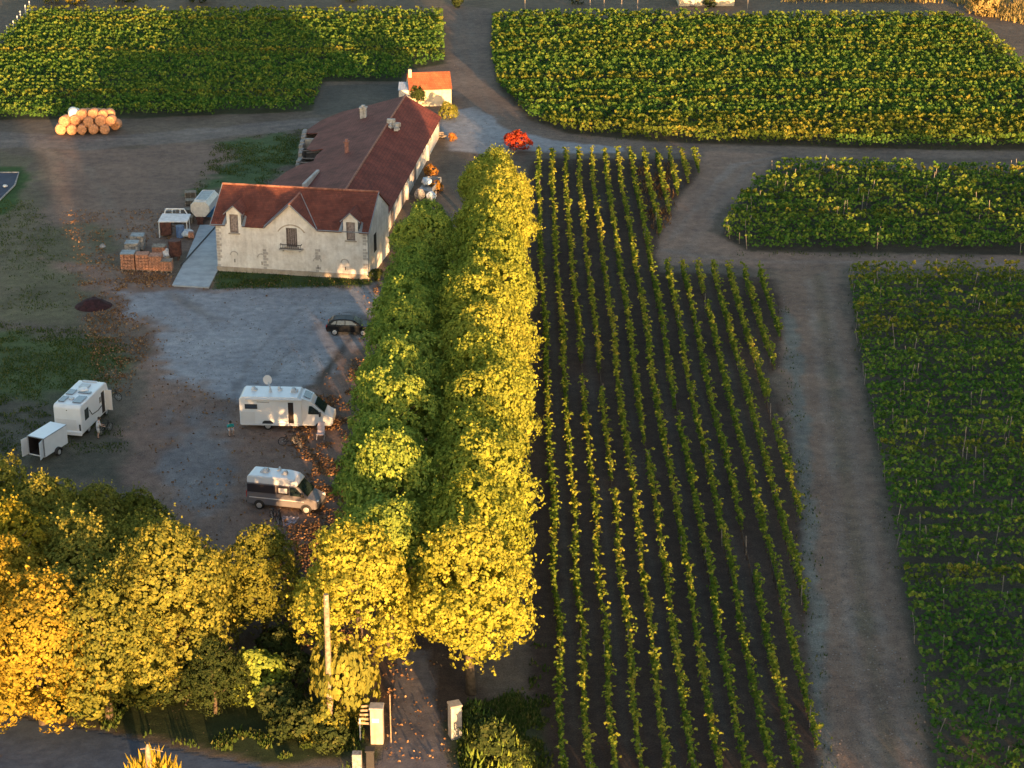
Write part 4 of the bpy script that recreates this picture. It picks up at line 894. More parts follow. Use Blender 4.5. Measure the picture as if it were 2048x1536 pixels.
rings = [[c0 + nn*(-.16*(1-q*q)) + (a_*math.cos(t) + b_*math.sin(t)*1.1)*q*.37 for t in [2*math.pi*k/20 for k in range(20)]] for q in (1, .75, .45, .1)]
rings += [[p - nn*.02 for p in r] for r in rings[::-1]]
b.loft(rings); b.build('dish', M['cream_panel'], dd)
# step light and shoes by the door: a folding step
b = MB(); b.box((.4, yy-.3, .25), (.6, .32, .05)); b.box((.15, yy-.3, .12), (.04, .3, .24)); b.box((.65, yy-.3, .12), (.04, .3, .24)); b.build('step', M['plastic_dark'], V)

# --- white integrated motorhome seen from behind, heading away to the right
V = place('motorhome', 140, 872, (193, 824), 'white motorhome seen from behind, solar panels on its roof, side door standing open', 'motorhome')
q = G(168, 875); V.rotation_euler = (0, 0, R(78)); W = 2.3
V.location = (q[0] + 2.95*math.cos(R(78)) - W/2*math.sin(R(78)), q[1] + 2.95*math.sin(R(78)) + W/2*math.cos(R(78)) - .5, 0)
b = MB(); profile(b, [(-2.95, .40), (2.9, .40), (3.1, .9), (2.95, 1.5), (2.45, 2.70), (2.2, 2.86), (-2.7, 2.86), (-2.92, 2.66)], W); b.build('body', M['white_paint'], V, bevel=.10)
b = MB(); b.box((-3.0, 0, .55), (.16, W+.02, .34)); o = b.build('rear_bumper', M['white_paint'], V, bevel=.05)
b = MB(); b.box((-3.09, -.0, .56), (.02, .52, .12)); b.build('number_plate', M['cream_panel'], o)
for s_ in (-1, 1):
    b = MB(); b.box((-2.965, s_*1.02, 1.05), (.05, .14, .55)); b.build('tail_light', M['plastic_dark'] if s_ < 0 else M['tail_lens'], V, bevel=.03)
    b = MB(); b.box((2.6, s_*1.3, 1.9), (.2, .3, .4)); b.build('mirror', M['plastic_dark'], V, bevel=.04)
b = MB(); b.box((-2.96, 0, 2.45), (.04, .08, .06)); b.build('rear_camera', M['plastic_dark'], V)
b = MB(); b.box((-2.95, .1, 1.25), (.02, 1.7, .9)); b.build('garage_hatch', M['cream_panel'], V)
b = MB(); b.slab([(3.0, -.95, 1.45), (3.0, .95, 1.45), (2.5, .9, 2.6), (2.5, -.9, 2.6)], (.9, 0, .4), .03); b.v = [(x+.04, y, z+.02) for x, y, z in b.v]; b.build('windscreen', M['window_glass'], V)
yy = -W/2
side_poly(rect(-2.2, -1.45, 1.35, 2.25), yy, .02).build('window', M['window_glass'], V); side_poly(rect(.75, 1.05, 1.6, 2.1), yy, .02).build('window', M['window_glass'], V)
side_poly(rect(1.15, 1.75, .55, 2.35), yy, .006).build('doorway', M['interior_shade'], V)
b = MB(); b.box((1.95, yy-.28, 1.45), (.05, .58, 1.75)); b.build('door_leaf', M['cream_panel'], V, bevel=.01)
b = MB(); b.tube([(-1.3, yy-.03, 1.9), (-.9, yy-.05, 1.35), (.3, yy-.05, 1.2), (1.0, yy-.04, 1.3)], .035, 5); b.build('awning_arm', M['plastic_dark'], V, fix=False)
for x in (-1.5, 2.1):
    for s_ in (-1, 1): wheel(V, x, s_*1.0, .35)
for x0, x1, y0, y1 in ((-2.35, -1.0, -.95, -.25), (-2.35, -1.3, .45, .95), (-.85, .1, .35, .95), (-.4, -.05, -.95, .1)):
    b = MB(); b.box(((x0+x1)/2, (y0+y1)/2, 2.92), (x1-x0, y1-y0, .05)); b.build('solar_panel', M['solar_glass'], V)
b = MB(); b.box((1.0, .1, 2.93), (.7, .8, .1)); b.build('roof_vent', M['roof_vent'], V, bevel=.03); b = MB(); b.box((2.0, .1, 2.90), (.3, 1.2, .06)); b.build('skylight', M['roof_vent'], V, bevel=.02); b = MB(); b.box((-1.65, .1, 2.93), (.4, .35, .12)); b.build('roof_vent', M['roof_vent'], V, bevel=.03)
b = MB(); b.ball((.25, -.1, 2.92), .42, 14, sz=.45); b.build('satellite_dome', M['white_paint'], V, smooth=True)
# --- box trailer with its rear doors open
q = G(91, 926); ah = R(66)
V = empty('trailer', (q[0] + 1.5*math.cos(ah) - .75*math.sin(ah), q[1] + 1.5*math.sin(ah) + .75*math.cos(ah), 0), ah); tag(V, 'white box trailer with both rear doors swung open, behind the solar-roofed motorhome', 'trailer'); W = 1.5
b = MB()
b.box((0, 0, .5), (3.0, W, .08)); b.box((0, 0, 2.0), (3.0, W, .05)); b.box((0, W/2-.02, 1.25), (3.0, .04, 1.45)); b.box((0, -W/2+.02, 1.25), (3.0, .04, 1.45)); b.box((1.48, 0, 1.25), (.04, W-.08, 1.45)); b.build('box_body', M['white_paint'], V)
b = MB(); b.box((.55, 0, 1.24), (1.8, W-.12, 1.38)); b.box((-.9, 0, .56), (1.1, W-.1, .03)); b.box((-.9, W/2-.055, 1.25), (1.1, .02, 1.38)); b.box((-.9, -W/2+.055, 1.25), (1.1, .02, 1.38)); b.box((-.9, 0, 1.96), (1.1, W-.1, .02)); b.build('inside', M['interior_shade'], V)  # dark lining and filler: the shade inside is put into the colour
b = MB()
for x, y, z, d in ((-1.49, -W/2, 1.25, (.05, .06, 1.55)), (-1.49, W/2, 1.25, (.05, .06, 1.55)), (-1.49, 0, 2.02, (.05, W, .06)), (0, -W/2-.005, 2.01, (3.0, .05, .05))): b.box((x, y, z), d)
b.build('corner_trim', M['zinc'], V)
b = MB(); b.box((-1.5-.35*.9, W/2+.05-.0, 1.22), (.72, .04, 1.42), rz=-.15); b.build('door', M['cream_panel'], V)
b = MB(); b.box((-1.5-.3, -W/2+.02, 1.22), (.70, .04, 1.42), rz=.25); b.build('door', M['white_paint'], V)
for s_ in (-1, 1):
    wheel(V, .1, s_*.84, .30, .18); b = MB()
    b.loft([[(.1+.42*math.cos(t), s_*.84-.13, .30+.40*math.sin(t)) for t in [math.pi*k/8 for k in range(9)]] + [(.1+.36*math.cos(t), s_*.84-.13, .30+.34*math.sin(t)) for t in [math.pi*k/8 for k in range(8, -1, -1)]], [(.1+.42*math.cos(t), s_*.84+.13, .30+.40*math.sin(t)) for t in [math.pi*k/8 for k in range(9)]] + [(.1+.36*math.cos(t), s_*.84+.13, .30+.34*math.sin(t)) for t in [math.pi*k/8 for k in range(8, -1, -1)]]]); b.build('mudguard', M['plastic_dark'], V)
b = MB(); b.tube([(1.45, -.5, .42), (2.4, 0, .45)], .035, 5); b.tube([(1.45, .5, .42), (2.4, 0, .45)], .035, 5); b.tube([(2.3, 0, .45), (2.3, 0, .05)], .03, 5); b.build('drawbar', M['zinc'], V, fix=False)

# --- grey camper van
V = place('camper_van', 498, 1016, (642, 1031), 'grey camper van with white roof and dark window band, nose in the low sun', 'van'); V.location.x += 2.72; V.location.y += .35; W = 1.95
pr = [(-2.72, .38), (2.55, .36), (2.78, .55), (2.74, 1.0), (1.95, 1.30), (1.05, 2.12), (.95, 2.2), (-2.66, 2.05)]
b = MB(); profile(b, [(-2.72, .38), (2.55, .36), (2.78, .55), (2.74, .98), (1.95, 1.28), (1.1, 2.08), (-2.66, 2.08)], W, wt=[1, .94, .9, .9, .96, .88, .94]); b.build('body', M['grey_paint'], V, bevel=.07)
b = MB(); profile(b, [(-2.68, 2.04), (1.15, 2.04), (1.30, 2.22), (.9, 2.52), (.2, 2.62), (-2.5, 2.62), (-2.66, 2.50)], W*.92, wt=[1, .98, .8, .84, .9, .9, .94]); b.build('high_roof', M['white_paint'], V, bevel=.08)
b = MB(); b.slab([(1.93, -.82, 1.34), (1.93, .82, 1.34), (1.18, .74, 2.04), (1.18, -.74, 2.04)], (.68, 0, .73), .03); b.v = [(x+.03, y, z+.03) for x, y, z in b.v]; b.build('windscreen', M['window_glass'], V)
for s_ in (-1, 1):
    yy = s_*(W/2 - .015)
    side_poly([(-2.62, 1.38), (-.45, 1.38), (-.45, 2.0), (-2.62, 2.0)], yy, .012).build('side_band', M['dark_band'], V)
    o = side_poly([(-.35, 1.38), (.55, 1.38), (.55, 2.0), (-.35, 2.0)], yy, .012).build('sliding_window', M['dark_band'], V); side_poly([(-.2, 1.5), (.45, 1.5), (.45, 1.88), (-.2, 1.88)], yy + s_*.012, .012).build('pane', M['cream_panel'], o)
    side_poly([(.66, 1.34), (1.75, 1.34), (1.12, 1.98), (.66, 1.98)], yy, .014).build('side_window', M['window_glass'], V)
    b = MB(); b.box((1.62, s_*1.10, 1.5), (.14, .24, .3)); b.build('mirror', M['plastic_dark'], V, bevel=.03)
    b = MB(); b.box((2.66, s_*.66, .92), (.18, .3, .24), rz=-s_*.3); b.build('headlight', M['lamp_lens'], V, bevel=.04)
    b = MB(); b.box((-.4, s_*(W/2+.01), .95), (4.2, .03, .05)); b.build('side_moulding', M['cream_panel'], V)
    b = MB(); b.box((-2.72, s_*.85, 1.15), (.04, .16, .5)); b.build('tail_light', M['tail_lens'], V)
b = MB(); b.box((2.72, 0, .52), (.2, 1.7, .28)); b.build('bumper', M['plastic_dark'], V, bevel=.05); b = MB(); b.box((-2.74, 0, .5), (.14, 1.8, .22)); b.build('bumper', M['plastic_dark'], V, bevel=.04)
for x in (-1.75, 1.85):
    for s_ in (-1, 1):
        wheel(V, x, s_*.90, .33); side_poly([(x+.43*math.cos(t), .33+.43*math.sin(t)) for t in [math.pi*k/10 for k in range(11)]], s_*(W/2-.012), .008).build('wheel_arch', M['plastic_dark'], V)
for x, y, sc in ((-1.55, .05, 1.1), (.0, -.05, .8), (-.6, .45, .5)):
    b = MB(); b.box((x, y, 2.67), (.55*sc, .5*sc, .10)); b.box((x+.05, y, 2.80), (.4*sc, .5*sc, .22), taper=.6); b.build('roof_vent', M['roof_vent'], V, bevel=.03)
# --- black hatchback
V = place('parked_car', 655, 672, (735, 674), 'black five-door car nosing into the left-hand row of trees', 'car'); V.location.x += 1.95; V.location.y += .85; W = 1.72; M['black_paint'].node_tree.nodes['Principled BSDF'].inputs['Specular IOR Level'].default_value = .25
b = MB(); profile(b, [(-2.0, .32), (2.0, .30), (2.08, .55), (1.95, .82), (1.1, .96), (-1.9, .98), (-2.08, .70)], W, wt=[.95, .90, .88, .92, .98, .92, .94]); b.build('body', M['black_paint'], V, bevel=.08)
b = MB(); profile(b, [(-1.92, .94), (1.15, .93), (.35, 1.42), (-.4, 1.50), (-1.3, 1.44), (-1.75, 1.22)], W*.90, wt=[1, 1.0, .80, .80, .80, .86]); b.build('cabin', M['black_paint'], V, bevel=.05)
b = MB(); b.slab([(1.05, -.70, 1.00), (1.05, .70, 1.00), (.40, .60, 1.40), (.40, -.60, 1.40)], (.5, 0, .85), .02); b.v = [(x+.03, y, z+.03) for x, y, z in b.v]; b.build('windscreen', M['skylight_glass'], V)
b = MB(); b.slab([(-1.88, -.62, 1.05), (-1.88, .62, 1.05), (-1.45, .56, 1.38), (-1.45, -.56, 1.38)], (-.6, 0, .8), .02); b.v = [(x-.03, y, z+.02) for x, y, z in b.v]; b.build('rear_window', M['window_glass'], V)
for s_ in (-1, 1):
    def sw(pts):
        g = MB(); f = lambda x, z: (x, s_*(W*.45*(1-.20*(z-.94)/.5) + .014), z); g.slab([f(*p) for p in pts], (0, s_, .3), .02); g.build('side_window', M['skylight_glass'], V)
    sw([(-.28, 1.0), (.75, 1.0), (.25, 1.34), (-.28, 1.38)]); sw([(-1.1, 1.0), (-.36, 1.0), (-.36, 1.38), (-1.0, 1.36)]); sw([(-1.6, 1.04), (-1.18, 1.02), (-1.08, 1.34), (-1.3, 1.30)])
    b = MB(); b.box((.85, s_*.95, 1.02), (.12, .2, .13)); b.build('mirror', M['black_paint'], V, bevel=.03)
    b = MB(); b.box((1.88, s_*.60, .70), (.22, .34, .13), rz=-s_*.4); b.build('headlight', M['lamp_lens'], V, bevel=.03)
    b = MB(); b.box((-2.0, s_*.68, .84), (.08, .24, .22)); b.build('tail_light', M['tail_lens'], V, bevel=.02)
    for x in (-1.25, 1.30): wheel(V, x, s_*.78, .32, .2)

# ================================================================= HAY BALES, HEAPS, CLUTTER
plain('straw', (.46, .34, .17), .9, var=.3, scale=2.5, bs=.8); plain('straw_face', (.50, .25, .13), .9, var=.25, scale=5, bs=.8); plain('bale_wrap', (.58, .58, .60), .35, var=.06)
plain('compost', (.035, .010, .012), .95, var=.4, scale=3, bs=.8); plain('clay_tile', (.40, .20, .13), .85, var=.3, scale=7, bs=.5); plain('pallet_wood', (.24, .20, .16), .9, var=.3, scale=5); plain('grey_lid', (.25, .28, .30), .7, var=.2); plain('rust', (.085, .035, .028), .8, var=.35, scale=4)
plain('tarp_blue', (.04, .22, .60), .5); plain('plastic_white', (.60, .62, .64), .5, var=.1); plain('grp_tank', (.62, .58, .52), .4, var=.1); plain('blue_drum', (.10, .18, .36), .5, var=.2); plain('polythene', (.50, .58, .66), .35, var=.2, scale=2); plain('stone_block', (.30, .29, .28), .9, var=.3, scale=4, bs=.4)
def bale_mesh(seed):
    b = MB(); r_ = random.Random(seed); n = 18; rad = .62
    ring = lambda y, r: [(r*math.cos(t)*(1+r_.uniform(-.03, .03)), y, r*math.sin(t)*(.97+r_.uniform(-.03, .03))) for t in [2*math.pi*k/n for k in range(n)]]
    b.loft([ring(-.60, rad*.25), ring(-.63, rad*.6), ring(-.6, rad*.93), ring(-.5, rad), ring(.0, rad*1.01), ring(.5, rad), ring(.6, rad*.93), ring(.63, rad*.5)])
    o = b.build('hay_bale', M['straw_face'], smooth=True, fix=False); me = o.data; bpy.data.objects.remove(o); return me
BM = [bale_mesh(k) for k in range(3)]
def bale(u, v, z, lab, wrap=False, rot=0.0, dy=0.0, tilt=0):
    p = G(u, v, z); e = link('hay_bale', BM[rd.randrange(3)]); e.location = (p[0], p[1]+dy, z); e.rotation_euler = (tilt, rd.uniform(0, 3), rot + rd.uniform(-.06, .06))
    e.material_slots[0].link = 'OBJECT'; e.material_slots[0].material = M['bale_wrap'] if wrap else M['straw_face']
    tag(e, lab, 'hay bale', 'round bales stacked by the vineyard edge')
COLW = ['leftmost', 'second from left', 'third from left', 'fourth from left', 'fifth from left', 'sixth from left']
y0b = G(160, 270)[1] + .6
def brow(us, z, y, lay, wraps=()):
    for k, u in enumerate(us):
        X = (u-1024)/(FPX/(y*cp + (CAM_H-z)*sp)); e = link('hay_bale', BM[k % 3]); e.location = (X + rd.uniform(-.12, .12), y + rd.uniform(-.2, .2), z + (rd.uniform(-.12, .12) if z > 1 else 0)); e.rotation_euler = (0, rd.uniform(0, 3), rd.uniform(-.3, .3)); e.scale = (rd.uniform(.96, 1.08),)*3
        e.material_slots[0].link = 'OBJECT'; e.material_slots[0].material = M['bale_wrap'] if k in wraps else M['straw_face']
        tag(e, ('white-wrapped bale, ' if k in wraps else 'round straw bale, ') + f'{COLW[k]} in the {lay}', 'hay bale', 'round bales stacked by the vineyard edge')
brow([120, 142, 164, 186, 208], .60, y0b, 'bottom front layer of the stack')
brow([130, 153, 177, 201, 220], 1.5, y0b+.5, 'middle layer of the stack')
brow([146, 166, 187, 207], 2.15, y0b+1.1, 'top layer of the stack', (0,))
brow([136, 158, 180, 203, 232], .60, y0b+1.9, 'ground layer at the back of the stack')
brow([150, 172, 196, 218], 1.75, y0b+2.3, 'top layer at the back of the stack', (0,))
def heap(name, u, v, rx, ry, h, mat, label, cat, seed=1):
    rs = np.random.default_rng(seed); n = 26; g = np.linspace(-1, 1, n); X, Y = np.meshgrid(g, g); r = np.sqrt(X**2+Y**2)
    Z = np.clip(1 - r**1.6, -.1, 1)*h*(1 + (vnoise(X.ravel()*rx, Y.ravel()*ry, .6, seed).reshape(X.shape)-.5)*.5) + (vnoise(X.ravel()*9, Y.ravel()*9, .7, seed+1).reshape(X.shape)-.5)*.12*h*(r < .95)
    v_ = np.stack([X.ravel()*rx, Y.ravel()*ry, Z.ravel() - .01], 1); i = (np.arange(n-1)[:, None]*n + np.arange(n-1)[None, :]).ravel(); f = np.stack([i, i+1, i+n+1, i+n], 1); f = f[r.ravel()[f].max(1) < 1.15]
    o = link(name, mesh_np(name, v_, f, mat, True)); p = G(u, v); o.location = (p[0], p[1], 0); tag(o, label, cat); return o
heap('compost_heap', 187, 612, 1.75, 1.6, .75, M['compost'], 'dark red-brown heap of compost on the grass edge of the yard', 'heap')
heap('rubble_heap', 205, 493, .35, .4, .35, M['stone_block'], 'small grey lump of rubble left of the tile stacks', 'rubble')
# concrete ramp beside the house
rp_ = [G(u, v) for u, v in ((344, 573), (418, 577), (436, 542), (436, 452), (400, 452), (372, 520))]
b = MB(); b.slab([(x, y, .14) for x, y, z in rp_], (0, 0, 1), .15); o = b.build('concrete_slab', plain('concrete', (.34, .37, .40), .85, var=.12, scale=.8, bs=.2)); tag(o, kind='structure')
b = MB(); p, q = G(362, 530, .2), G(432, 452, .2); b.tube([p, q], .07, 6); o = b.build('pipe', M['plastic_dark'], fix=False); tag(o, 'long black pipe lying across the concrete slab', 'pipe')
def crate(u, v, d, h, mats, label, name='tile_crate', cat='crate', rz=.0, group=None, zb=0.0):
    p = G(u, v, zb); e = empty(name, (p[0], p[1] + d[1]/2, zb), rz)
    b = MB()
    for k in range(4): b.box((-d[0]/2 + d[0]*(k+.5)/4, 0, .15+.0), (d[0]/4.6, d[1], .03))
    for k in (-1, 0, 1): b.box((k*(d[0]/2-.08), 0, .07), (.1, d[1], .12))
    b.build('pallet', M['pallet_wood'], e)
    b = MB(); nl = max(2, int(h/.28)); hh = h/nl
    for k in range(nl):
        for i in range(4): b.box((-d[0]/2 + d[0]*(i+.5)/4, 0, .18 + hh*(k+.5)), (d[0]/4 - .03, d[1]*.97, hh - .03))
    b.build('stacked_tiles', mats[0], e, fix=False)
    b = MB(); b.box((0, 0, .18+h+.03), (d[0]*1.02, d[1]*1.02, .06)); b.build('cover', mats[1], e, bevel=.02)
    tag(e, label, cat, group); return e
gq = 'crates of roof tiles by the concrete slab'
crate(256, 543, (1.35, 1.3), 1.55, (M['clay_tile'], M['grey_lid']), 'tall crate of clay tiles under a grey lid, left end of the front line', group=gq)
crate(285, 544, (1.25, 1.1), 1.5, (M['clay_tile'], M['clay_tile']), 'crate of clay tiles second from left in the front line', group=gq)
crate(311, 545, (1.25, 1.2), 1.4, (M['clay_tile'], M['clay_tile']), 'crate of clay tiles third from left in the front line', group=gq)
crate(333, 546, (1.1, 1.0), .95, (M['clay_tile'], M['pallet_wood']), 'low crate of clay tiles at the right end of the front line', group=gq)
crate(264, 520, (1.3, 1.2), 1.45, (M['stone_block'], M['grey_lid']), 'pallet under a pale green-grey lid behind the brightly lit crate', group=gq)
crate(275, 502, (1.3, 1.2), 1.3, (M['stone_block'], M['grey_lid']), 'slate-grey covered pallet at the very back left of the stacks', group=gq)
crate(318, 520, (1.3, 1.1), 1.1, (M['clay_tile'], M['pallet_wood']), 'pinkish crate just behind the front line of tile crates', group=gq)
def blob(name, u, v, d, mat, label, cat, seed=0, rz=0, zb=0):
    b = MB(); r_ = random.Random(seed); b.box((0, 0, d[2]*.5), d, taper=.75)
    o = b.build(name, mat); p = G(u, v, zb); o.location = (p[0], p[1]+d[1]/2, zb); o.rotation_euler = (0, 0, rz)
    m_ = o.modifiers.new('round', 'SUBSURF'); m_.levels = 3; m_.render_levels = 3; m_.subdivision_type = 'CATMULL_CLARK'
    tx = bpy.data.textures.new('crumple', 'CLOUDS'); tx.noise_scale = .35; ds_ = o.modifiers.new('crumple', 'DISPLACE'); ds_.texture = tx; ds_.strength = .28; ds_.mid_level = .5
    tag(o, label, cat); return o
blob('white_sack', 331, 522, (1.5, 1.3, 1.15), M['plastic_white'], 'crumpled white bulk sack behind the rusty barrel', 'sack', 1)
blob('polythene_sheet', 372, 480, (1.9, 1.8, .9), M['polythene'], 'pale blue crumpled plastic sheeting on the slab edge', 'plastic sheet', 2)
# rusty barrel on a stand
p = G(350, 522); e = empty('rusty_tank', (p[0], p[1]+.5, 0)); b = MB(); b.tube([(0, 0, .45), (0, 0, .5), (0, 0, 1.95), (0, 0, 2.0)], [.60, .64, .64, .60], 20); b.build('drum', M['rust'], e, fix=False)
for k in (.8, 1.3, 1.8): pass
b = MB(); b.tube([(0, 0, .78), (0, 0, .83)], .67, 20, cap=False); b.tube([(0, 0, 1.6), (0, 0, 1.65)], .67, 20, cap=False); b.build('hoop', M['rust'], e, fix=False)
for k in range(4): b = MB(); b.tube([(.45*math.cos(k*1.57+.7), .45*math.sin(k*1.57+.7), 0), (.45*math.cos(k*1.57+.7), .45*math.sin(k*1.57+.7), .5)], .05, 5); b.build('leg', M['rust'], e, fix=False)
tag(e, 'big rusty brown upright drum on short legs beside the slab', 'drum')
# tank trailer (cream ribbed hopper with grey tilted lid)
p = G(394, 450); q = G(426, 410); ang = math.atan2(q[1]-p[1], q[0]-p[0]); e = empty('tank_trailer', (p[0]+.35, p[1]+.3, 0), ang)
oct_ = lambda x, s=1.0, zo=1.55: [(x, s*a, zo + s*c) for a, c in ((-.5, -.8), (.5, -.8), (1.0, -.25), (1.0, .45), (.6, .85), (-.6, .85), (-1.0, .45), (-1.0, -.25))]
b = MB(); b.loft([oct_(0, .96), oct_(.08), oct_(4.1), oct_(4.2, .9)]); b.build('hopper', M['grp_tank'], e)
b = MB(); b.slab([(.55, -.55, 2.44), (3.9, -.55, 2.44), (3.9, .55, 2.44), (.55, .55, 2.44)], (0, 0, 1), .05); b.build('lid', M['zinc'], e, bevel=.02)
b = MB(); b.tube([(.5, -.62, 2.43), (3.95, -.62, 2.43), (3.95, .62, 2.43), (.5, .62, 2.43), (.5, -.62, 2.43)], .06, 5); b.build('lid_rim', M['plastic_white'], e, fix=False)
for y_ in (-1, 1): wheel(e, 2.2, y_*1.0, .45, .25)
b = MB(); b.box((2.0, 0, .62), (4.4, .9, .16)); b.box((-.1, 0, .4), (.25, .6, .8)); b.build('chassis', M['rust'], e)
tag(e, 'cream eight-sided grape hopper trailer with grey lid beside the house corner', 'trailer')
p = G(425, 416, 1.0); b = MB()
n = 10
for i in range(n):
    for j in range(5):
        f = lambda a, c: (a*.28 - 1.4, c*.28, 1.15 + .12*math.sin(a*.9 + c) - .05*abs(c-2))
        b.add([f(i, j), f(i+1, j), f(i+1, j+1), f(i, j+1)], [(0, 1, 2, 3)])
b.add([(-1.4, 0, 0), (1.4, 0, 0), (1.4, 0, 1.1), (-1.4, 0, 1.1)], [(0, 1, 2, 3)])
o = b.build('tarpaulin', M['tarp_blue']); o.location = (p[0], p[1], 0); tag(o, 'bright blue tarpaulin behind the grape hopper trailer', 'tarpaulin')
md = o.modifiers.new('thick', 'SOLIDIFY'); md.thickness = .03
# white press / machine with canopy
p = G(346, 476); e = empty('press_machine', (p[0], p[1]+1, 0), .05)
b = MB(); b.slab([(-1.5, -.9, 1.75), (1.5, -.9, 1.7), (1.7, .9, 1.95), (-1.2, .9, 2.05)], (0, 0, 1), .12); b.build('hood', M['plastic_white'], e, bevel=.04)
b = MB(); b.tube([(-1.0, .9, 2.0), (-.8, 1.1, 2.45), (1.0, 1.1, 2.4), (1.3, .9, 1.95)], .07, 6); b.tube([(-.2, .95, 2.0), (-.2, 1.1, 2.43)], .05, 5); b.tube([(.6, .95, 2.0), (.6, 1.1, 2.42)], .05, 5); b.build('rail', M['plastic_white'], e, fix=False)
b = MB(); b.box((-.75, -.3, .95), (1.1, 1.1, 1.45)); b.build('engine', M['rust'], e, bevel=.05)
b = MB(); b.tube([(.7, -.8, .05), (.7, -.8, 1.25)], .42, 14); b.build('drum', M['blue_drum'], e, fix=False)
b = MB()
for x, y in ((-1.4, -.8), (1.4, -.8), (-1.1, .8), (1.5, .8)): b.tube([(x, y, 0), (x, y, 1.8)], .05, 5)
b.build('frame', M['plastic_white'], e, fix=False); tag(e, 'white-hooded grape press machine behind the white sack', 'machine')
# pallets and planks behind
def pallet(u, v, n, label, rz=0, gr='empty pallets behind the machines', mat='pallet_wood', d=(1.2, 1.0)):
    p = G(u, v); e = empty('pallet_stack', (p[0], p[1]+.5, 0), rz)
    for k in range(n):
        z = k*.14; b = MB()
        for i in range(5): b.box((0, -d[1]/2 + d[1]*(i+.5)/5, z+.125), (d[0], d[1]/6.5, .022))
        for i in (-1, 0, 1): b.box((i*(d[0]/2-.06), 0, z+.055), (.09, d[1], .1))
        b.build('pallet', M[mat], e, fix=False)
    tag(e, label, 'pallets', gr)
pallet(380, 398, 5, 'weathered pallet stack farthest back, left of the blue tarpaulin', .1); pallet(381, 412, 4, 'weathered pallet stack left of the hopper trailer lid', .05); pallet(377, 428, 3, 'low dark pallet stack left of the hopper trailer', .2); pallet(366, 448, 5, 'wide dark pallet stack behind the white machine', .0, d=(2.0, 1.2)); pallet(340, 440, 7, 'pale grey-green stack behind the white machine', .1, mat='stone_block')
p = G(383, 478); b = MB(); b.box((0, 0, .3), (.55, .5, .6)); o = b.build('wooden_box', M['clay_tile'], bevel=.02); o.location = (p[0], p[1], .14); tag(o, 'small light wooden box on the slab by the plastic sheeting', 'box')
# pile by the barn wall
p = G(850, 398); e = empty('covered_load', (p[0], p[1]+.2, 0), R(78))
b = MB(); b.box((2.3, .1, .55), (3.9, 1.6, .5)); b.box((4.2, .1, .9), (.08, 1.7, .6)); b.box((2.3, -.75, .9), (3.9, .08, .5)); b.build('flatbed', M['zinc'], e, bevel=.02)
for x in (1.2, 3.2):
    for y_ in (-.8, .9): wheel(e, x, y_, .32)
tag(e, 'grey flat trailer parked beside the barn wall', 'trailer')
def tarp_load(u, v, z, d, mat, label, rz):
    return blob('tarp_load', u, v, d, M[mat], label, 'covered pile', 3, rz, z)
tarp_load(853, 376, .8, (1.5, 2.4, .8), 'polythene', 'pale blue plastic heaped on the flat trailer by the barn', .15)
tarp_load(839, 405, 0, (1.5, 1.1, 1.5), 'stone_block', 'dusty beige crate-shaped load near the barn wall, left one', .1)
tarp_load(862, 406, 0, (1.4, 1.1, 1.2), 'polythene', 'blue-grey covered block beside the dusty beige load', .1)
b = MB(); rr2 = random.Random(8)
for k in range(5): b.box((rr2.uniform(-.3, .3), rr2.uniform(-.3, .3), .15+.12*k), (.7, .5, .1), rz=rr2.uniform(0, 3))
o = b.build('plank_pile', M['pallet_wood'], bevel=.01, fix=False); o.location = G(884, 276); tag(o, 'little pile of pale blocks by the far end of the barn wall', 'wood pile')
# pool with winter cover
pp = [G(u, v) for u, v in ((-150, 347), (38, 347), (30, 372), (0, 402), (-150, 430))]
b = MB(); b.slab([(x, y, .10) for x, y, z in pp], (0, 0, 1), .12); plain('pool_cover', (.040, .052, .085), .9, var=.15, scale=.6); o = b.build('pool_cover', M['pool_cover']); tag(o, 'dark blue-grey pool cover at the left edge', 'pool cover')
b = MB(); b.tube([(x, y, .12) for x, y, z in pp], .10, 5); b.build('rim', M['stone_block'], o, fix=False)
b = MB(); b.ball((0, 0, .12), .3, 8, sz=.5, jit=.2, rnd=rr2); o = b.build('white_bag', M['plastic_white'], smooth=True); o.location = G(10, 374, .1); tag(o, 'small white bag lying on the pool cover', 'bag')

# ================================================================= GATE, POLES
p = G(763, 1489); e = empty('gate_pillar', (p[0]-.25, p[1]+.3, 0), -.05)
b = MB(); b.box((0, 0, 1.2), (.75, .65, 2.4)); b.build('shaft', M['pale_stone'], e, bevel=.04); b = MB(); b.box((0, 0, 2.43), (.84, .74, .1)); b.build('cap', M['quoin'], e, bevel=.03)
b = MB(); b.box((-.05, -.34, 1.65), (.42, .03, .28)); b.build('plaque', M['plastic_white'], e); tag(e, 'sunlit stone gate pillar on the left of the drive, small white plaque on it', 'gate pillar')
p = G(910, 1479); e = empty('gate_pillar', (p[0]+.0, p[1]+.3, 0), .35)
b = MB(); b.box((0, 0, 1.1), (.68, .68, 2.2)); b.build('shaft', M['rubble_white'], e, bevel=.05); b = MB(); b.box((0, 0, 2.24), (.76, .76, .14)); b.build('cap', M['pale_stone'], e, bevel=.04); b = MB(); b.box((.06, -.37, .45), (.5, .03, .8)); b.build('repair_patch', M['zinc'], e)
tag(e, 'white gate pillar with a grey patch at its foot on the right of the drive', 'gate pillar')
p = G(733, 1480); e = empty('notice_board', (p[0], p[1], 0), -.1)
for x in (-.36, .36):
    b = MB(); b.box((x, 0, .7), (.07, .07, 1.5)); b.build('post', M['plastic_white'], e)
for k in range(5):
    b = MB(); b.box((.05*k, .05*k, 1.15+.27*k), (.95, .06, .15), rz=.06*k, rx=.15*k-.3); b.build('board', M['pole_wood'], e, bevel=.01)
tag(e, 'pale wooden board of slats on two white legs by the left gate pillar', 'board')
